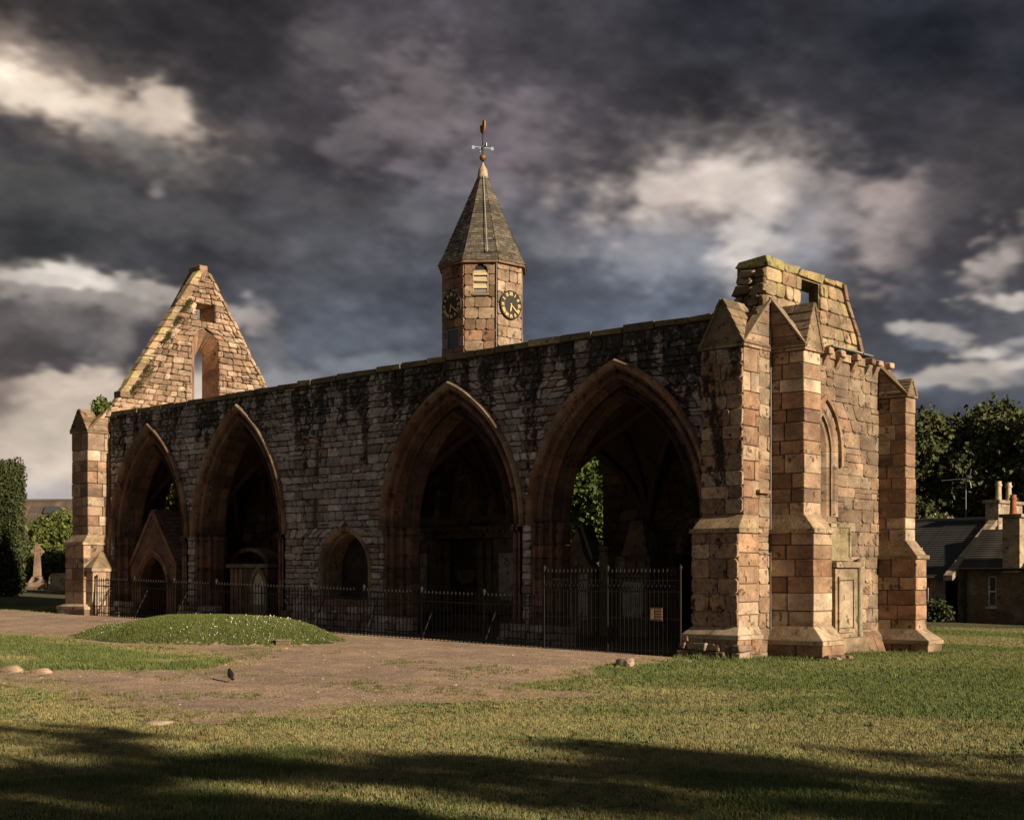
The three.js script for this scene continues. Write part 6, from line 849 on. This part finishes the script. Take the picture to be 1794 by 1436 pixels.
{ // crow: one lofted body from beak to tail with legs
  const S = [[-0.165, 0.185, 0.002, 0.002], [-0.135, 0.19, 0.009, 0.009], [-0.12, 0.192, 0.022, 0.023], [-0.095, 0.195, 0.031, 0.033], [-0.065, 0.18, 0.03, 0.034], [-0.04, 0.155, 0.04, 0.045], [0.0, 0.13, 0.055, 0.06], [0.05, 0.115, 0.055, 0.055], [0.1, 0.1, 0.042, 0.04], [0.14, 0.085, 0.028, 0.022], [0.19, 0.065, 0.03, 0.008], [0.25, 0.045, 0.034, 0.005]], pos = [], uv = [], idx = [], n = 12;
  S.forEach(([x, y, w, h]) => { for (let k = 0; k < n; k++) { const a = k / n * 6.2832; pos.push(x, y + Math.sin(a) * h, Math.cos(a) * w); uv.push(0, 0); } }); for (let j = 0; j < S.length - 1; j++) for (let k = 0; k < n; k++) { const a = j * n + k, b = j * n + (k + 1) % n; idx.push(a, b, a + n, b, b + n, a + n); }
  const legs = []; for (const s of [-1, 1]) { legs.push(tube([V3(0.02, 0.09, s * 0.025), V3(0.035, 0.05, s * 0.028), V3(0.015, 0.0, s * 0.03)], 0.005), tube([V3(0.015, 0.002, s * 0.03), V3(-0.01, 0.002, s * 0.03), V3(-0.04, 0.002, s * 0.035)], 0.004)); }
  const m = mesh(numbered('bird'), merge([buffer(pos, idx, uv), ...legs]), M.crow, scene); tag(m, 'small black crow standing on the gravel', 'bird'); m.scale.setScalar(0.85); m.position.set(-2.86, ground(-2.86, 9.69) + 0.01, 9.69); m.rotation.y = -0.5;
}
// ------------------------------------------------------------------ grass, weeds and daisies
function tuft(n, h, w, spread, seed) { const r = rng(seed), pos = [], idx = [], nor = []; for (let i = 0; i < n; i++) { const a = r() * 6.283, bx = (r() - 0.5) * spread, bz = (r() - 0.5) * spread, hh = h * (0.55 + r() * 0.7), lean = hh * (0.2 + r() * 0.7), ca = Math.cos(a), sa = Math.sin(a), p = pos.length / 3, ww = w * (0.7 + r() * 0.6); pos.push(bx - sa * ww, -0.01, bz + ca * ww, bx + sa * ww, -0.01, bz - ca * ww, bx + ca * lean * 0.4 - sa * ww * 0.7, hh * 0.6, bz + sa * lean * 0.4 + ca * ww * 0.7, bx + ca * lean * 0.4 + sa * ww * 0.7, hh * 0.6, bz + sa * lean * 0.4 - ca * ww * 0.7, bx + ca * lean, hh, bz + sa * lean); idx.push(p, p + 1, p + 2, p + 1, p + 3, p + 2, p + 2, p + 3, p + 4); } const g = new THREE.BufferGeometry(); g.setAttribute('position', new THREE.Float32BufferAttribute(pos, 3)); g.setIndex(idx); g.computeVertexNormals(); return g; }
const TUFT = tuft(14, 0.034, 0.0028, 0.13, 701), WEED = tuft(16, 0.07, 0.006, 0.14, 702);
function scatter(name, label, category, geo, mat, pts, colorAt, seed, s0 = 0.7, s1 = 1.3) { const r = rng(seed), im = new THREE.InstancedMesh(geo, mat, pts.length), d = new THREE.Object3D(), c = new THREE.Color(); pts.forEach(([x, z, k = 1], i) => { d.position.set(x, ground(x, z), z); d.rotation.set(0, r() * 6.283, 0); const s = mix(s0, s1, r()) * k; d.scale.set(s, s * (0.8 + r() * 0.4), s); d.updateMatrix(); im.setMatrixAt(i, d.matrix); im.setColorAt(i, c.setRGB(...colorAt(x, z, r))); }); im.name = numbered(name); im.userData = { kind: 'stuff', label, category }; im.castShadow = im.receiveShadow = true; scene.add(im); }
{
  const r = rng(711), pts = [], inChurch = (x, z) => x > -24 && x < 0.2 && z < 0.1 && z > -8;
  while (pts.length < 150000) { // thinner with distance from where one stands
    const d = 7 + 43 * Math.pow(r(), 1.35), l = (r() * 2 - 1) * (0.46 * d + 2), x = EYE.x + FX * d + RX * l, z = EYE.z + FZ * d + RZ * l;
    if (onPath(x, z) || inChurch(x, z)) continue; const t = 0.75 + 0.5 * fbm(x * 1.2 + 60, z * 1.2, 3); pts.push([x, z, (mound(x, z) > 0 ? 0.8 : d > 22 ? 1.35 : 1) * t * mix(1.1, 0.75, dry(x, z))]);
  }
  scatter('grass', 'short mown grass with dry patches over the churchyard', 'grass', TUFT, M.blade, pts, (x, z, q) => { const c = turfColor(x, z), k = 0.8 + q() * 0.7, y = q() < 0.14 ? 1.5 : 1; return [c[0] * k * 1.15 * y, c[1] * k * 1.15 * (y > 1 ? 1.25 : 1), c[2] * k * 1.1]; }, 712);
  const w = []; let guard = 0; while (w.length < 800 && guard++ < 200000) { const x = -12 + r() * 14.5, z = 4.5 + r() * 9; if (!onPath(x, z)) continue; const k = fbm(x * 0.8 + 20, z * 1.1, 4); if (r() > sst(0.5, 0.66, k)) continue; w.push([x, z, 0.35 + r() * 0.5]); }
  scatter('weeds', 'sparse green weeds sprouting through the gravel', 'weeds', WEED, M.blade, w, (x, z, q) => { const k = 0.7 + q() * 0.6; return [0.11 * k, 0.125 * k, 0.035 * k]; }, 713);
  const dock = tuft(5, 0.13, 0.006, 0.06, 703), dk = []; while (dk.length < 22) { const x = 1.2 + r() * 3.4, z = 12.6 + r() * 2.2; if (!onPath(x, z)) dk.push([x, z, 0.6 + r() * 0.5]); }
  scatter('dock_stems', 'few reddish brown dock stems in the near turf', 'weeds', dock, M.blade, dk, (x, z, q) => { const k = 0.7 + q() * 0.6; return [0.15 * k, 0.1 * k, 0.045 * k]; }, 717);
  const edge = (x, z) => { for (let a = 0; a < 8; a++) for (const q of [0.25, 0.6]) if (!onPath(x + Math.cos(a * 0.785) * q, z + Math.sin(a * 0.785) * q)) return true; return false; };
  const fr = []; guard = 0; while (fr.length < 6500 && guard++ < 90000) { const x = -24 + r() * 27, z = 0.6 + r() * 13.2; if (!onPath(x, z) || !edge(x, z) || fbm(x * 2.2 + 7, z * 2.2, 3) < 0.42) continue; fr.push([x, z, 0.5 + r() * 0.5]); }
  scatter('edge_grass', 'thin parched grass straggling over the gravel edge', 'grass', TUFT, M.blade, fr, (x, z, q) => { const k = 0.8 + q() * 0.5; return [0.2 * k, 0.18 * k, 0.08 * k]; }, 719);
  const ba = []; const line = (x0, z0, x1, z1, n) => { for (let i = 0; i < n; i++) { const t = r(); ba.push([mix(x0, x1, t) + r() * 0.09, mix(z0, z1, t) + r() * 0.09, 1.2 + r() * 1.6]); } };
  line(-1.2, 0.2, 0.08, 0.2, 120); line(0.1, 0.15, 0.08, -1.0, 90); line(0.1, -0.95, 1.25, -0.98, 120); line(1.28, -1.0, 1.28, -1.95, 90); line(0.36, -2.0, 0.36, -5.6, 220); line(0.4, -5.6, 1.25, -5.6, 90); line(1.28, -5.6, 1.28, -6.4, 60);
  scatter('wall_foot_grass', 'longer grass left by the mower along the foot of the buttresses', 'grass', TUFT, M.blade, ba, (x, z, q) => { const k = 0.8 + q() * 0.6; return [0.085 * k, 0.115 * k, 0.032 * k]; }, 720);
  const clo = []; while (clo.length < 5200) { const d = 7.5 + 16 * r(), l = (r() * 2 - 1) * (0.46 * d + 1.5), x = EYE.x + FX * d + RX * l, z = EYE.z + FZ * d + RZ * l; if (onPath(x, z) || fbm(x * 0.9 + 33, z * 0.9 + 12, 3) < 0.55) continue; clo.push([x, z, 0.7 + r() * 0.8]); }
  scatter('clover', 'patches of broad leaved clover in the near lawn', 'clover', tuft(9, 0.022, 0.009, 0.12, 704), M.blade, clo, (x, z, q) => { const k = 0.7 + q() * 0.6; return [0.06 * k, 0.105 * k, 0.03 * k]; }, 718);
  const m = []; while (m.length < 11000) { const a = r() * 6.283, q = Math.sqrt(r()) * 3.1, x = MC[0] + Math.cos(a) * q, z = MC[1] + Math.sin(a) * q; if (mound(x, z) < 0.02) continue; m.push([x, z, 0.7 + r() * 0.35]); }
  scatter('mound_grass', 'lusher grass covering the low mound', 'grass', TUFT, M.blade, m, (x, z, q) => { const k = 0.75 + q() * 0.7; return [0.098 * k, 0.128 * k, 0.03 * k]; }, 714);
  const dg = (() => { const g = new THREE.CircleGeometry(0.010, 7); g.rotateX(-1.0); g.translate(0, 0.035, 0); const s = new THREE.BoxGeometry(0.002, 0.035, 0.002); s.translate(0, 0.017, 0); return mergeGeometries([g, s]); })();
  const f = []; guard = 0; while (f.length < 420 && guard++ < 100000) { const a = r() * 6.283, q = Math.sqrt(r()) * 3.1, x = MC[0] + Math.cos(a) * q, z = MC[1] + Math.sin(a) * q; if (mound(x, z) < 0.05) continue; const k = fbm(x * 1.1 + 5, z * 1.1 + 5, 3); if (r() > sst(0.42, 0.62, k + 0.03 * (x - MC[0]))) continue; f.push([x, z, 0.8 + r() * 0.6]); }
  scatter('daisies', 'white daisies scattered over the grass mound', 'flowers', dg, M.petal, f, () => [1, 1, 1], 715);
  const pb = new THREE.IcosahedronGeometry(0.02, 0); pb.scale(1, 0.6, 0.8); const ps = []; guard = 0; while (ps.length < 2200 && guard++ < 200000) { const x = -22 + r() * 25, z = -0.3 + r() * 13.5; if (onPath(x, z)) ps.push([x, z, 0.4 + r() * r() * 1.6]); }
  scatter('pebbles', 'small loose pebbles on the gravel', 'pebbles', pb, M.blade, ps, (x, z, q) => { const k = 0.6 + q() * 0.7; return [0.34 * k, 0.27 * k, 0.21 * k]; }, 716);
}
renderer.render(scene, camera);
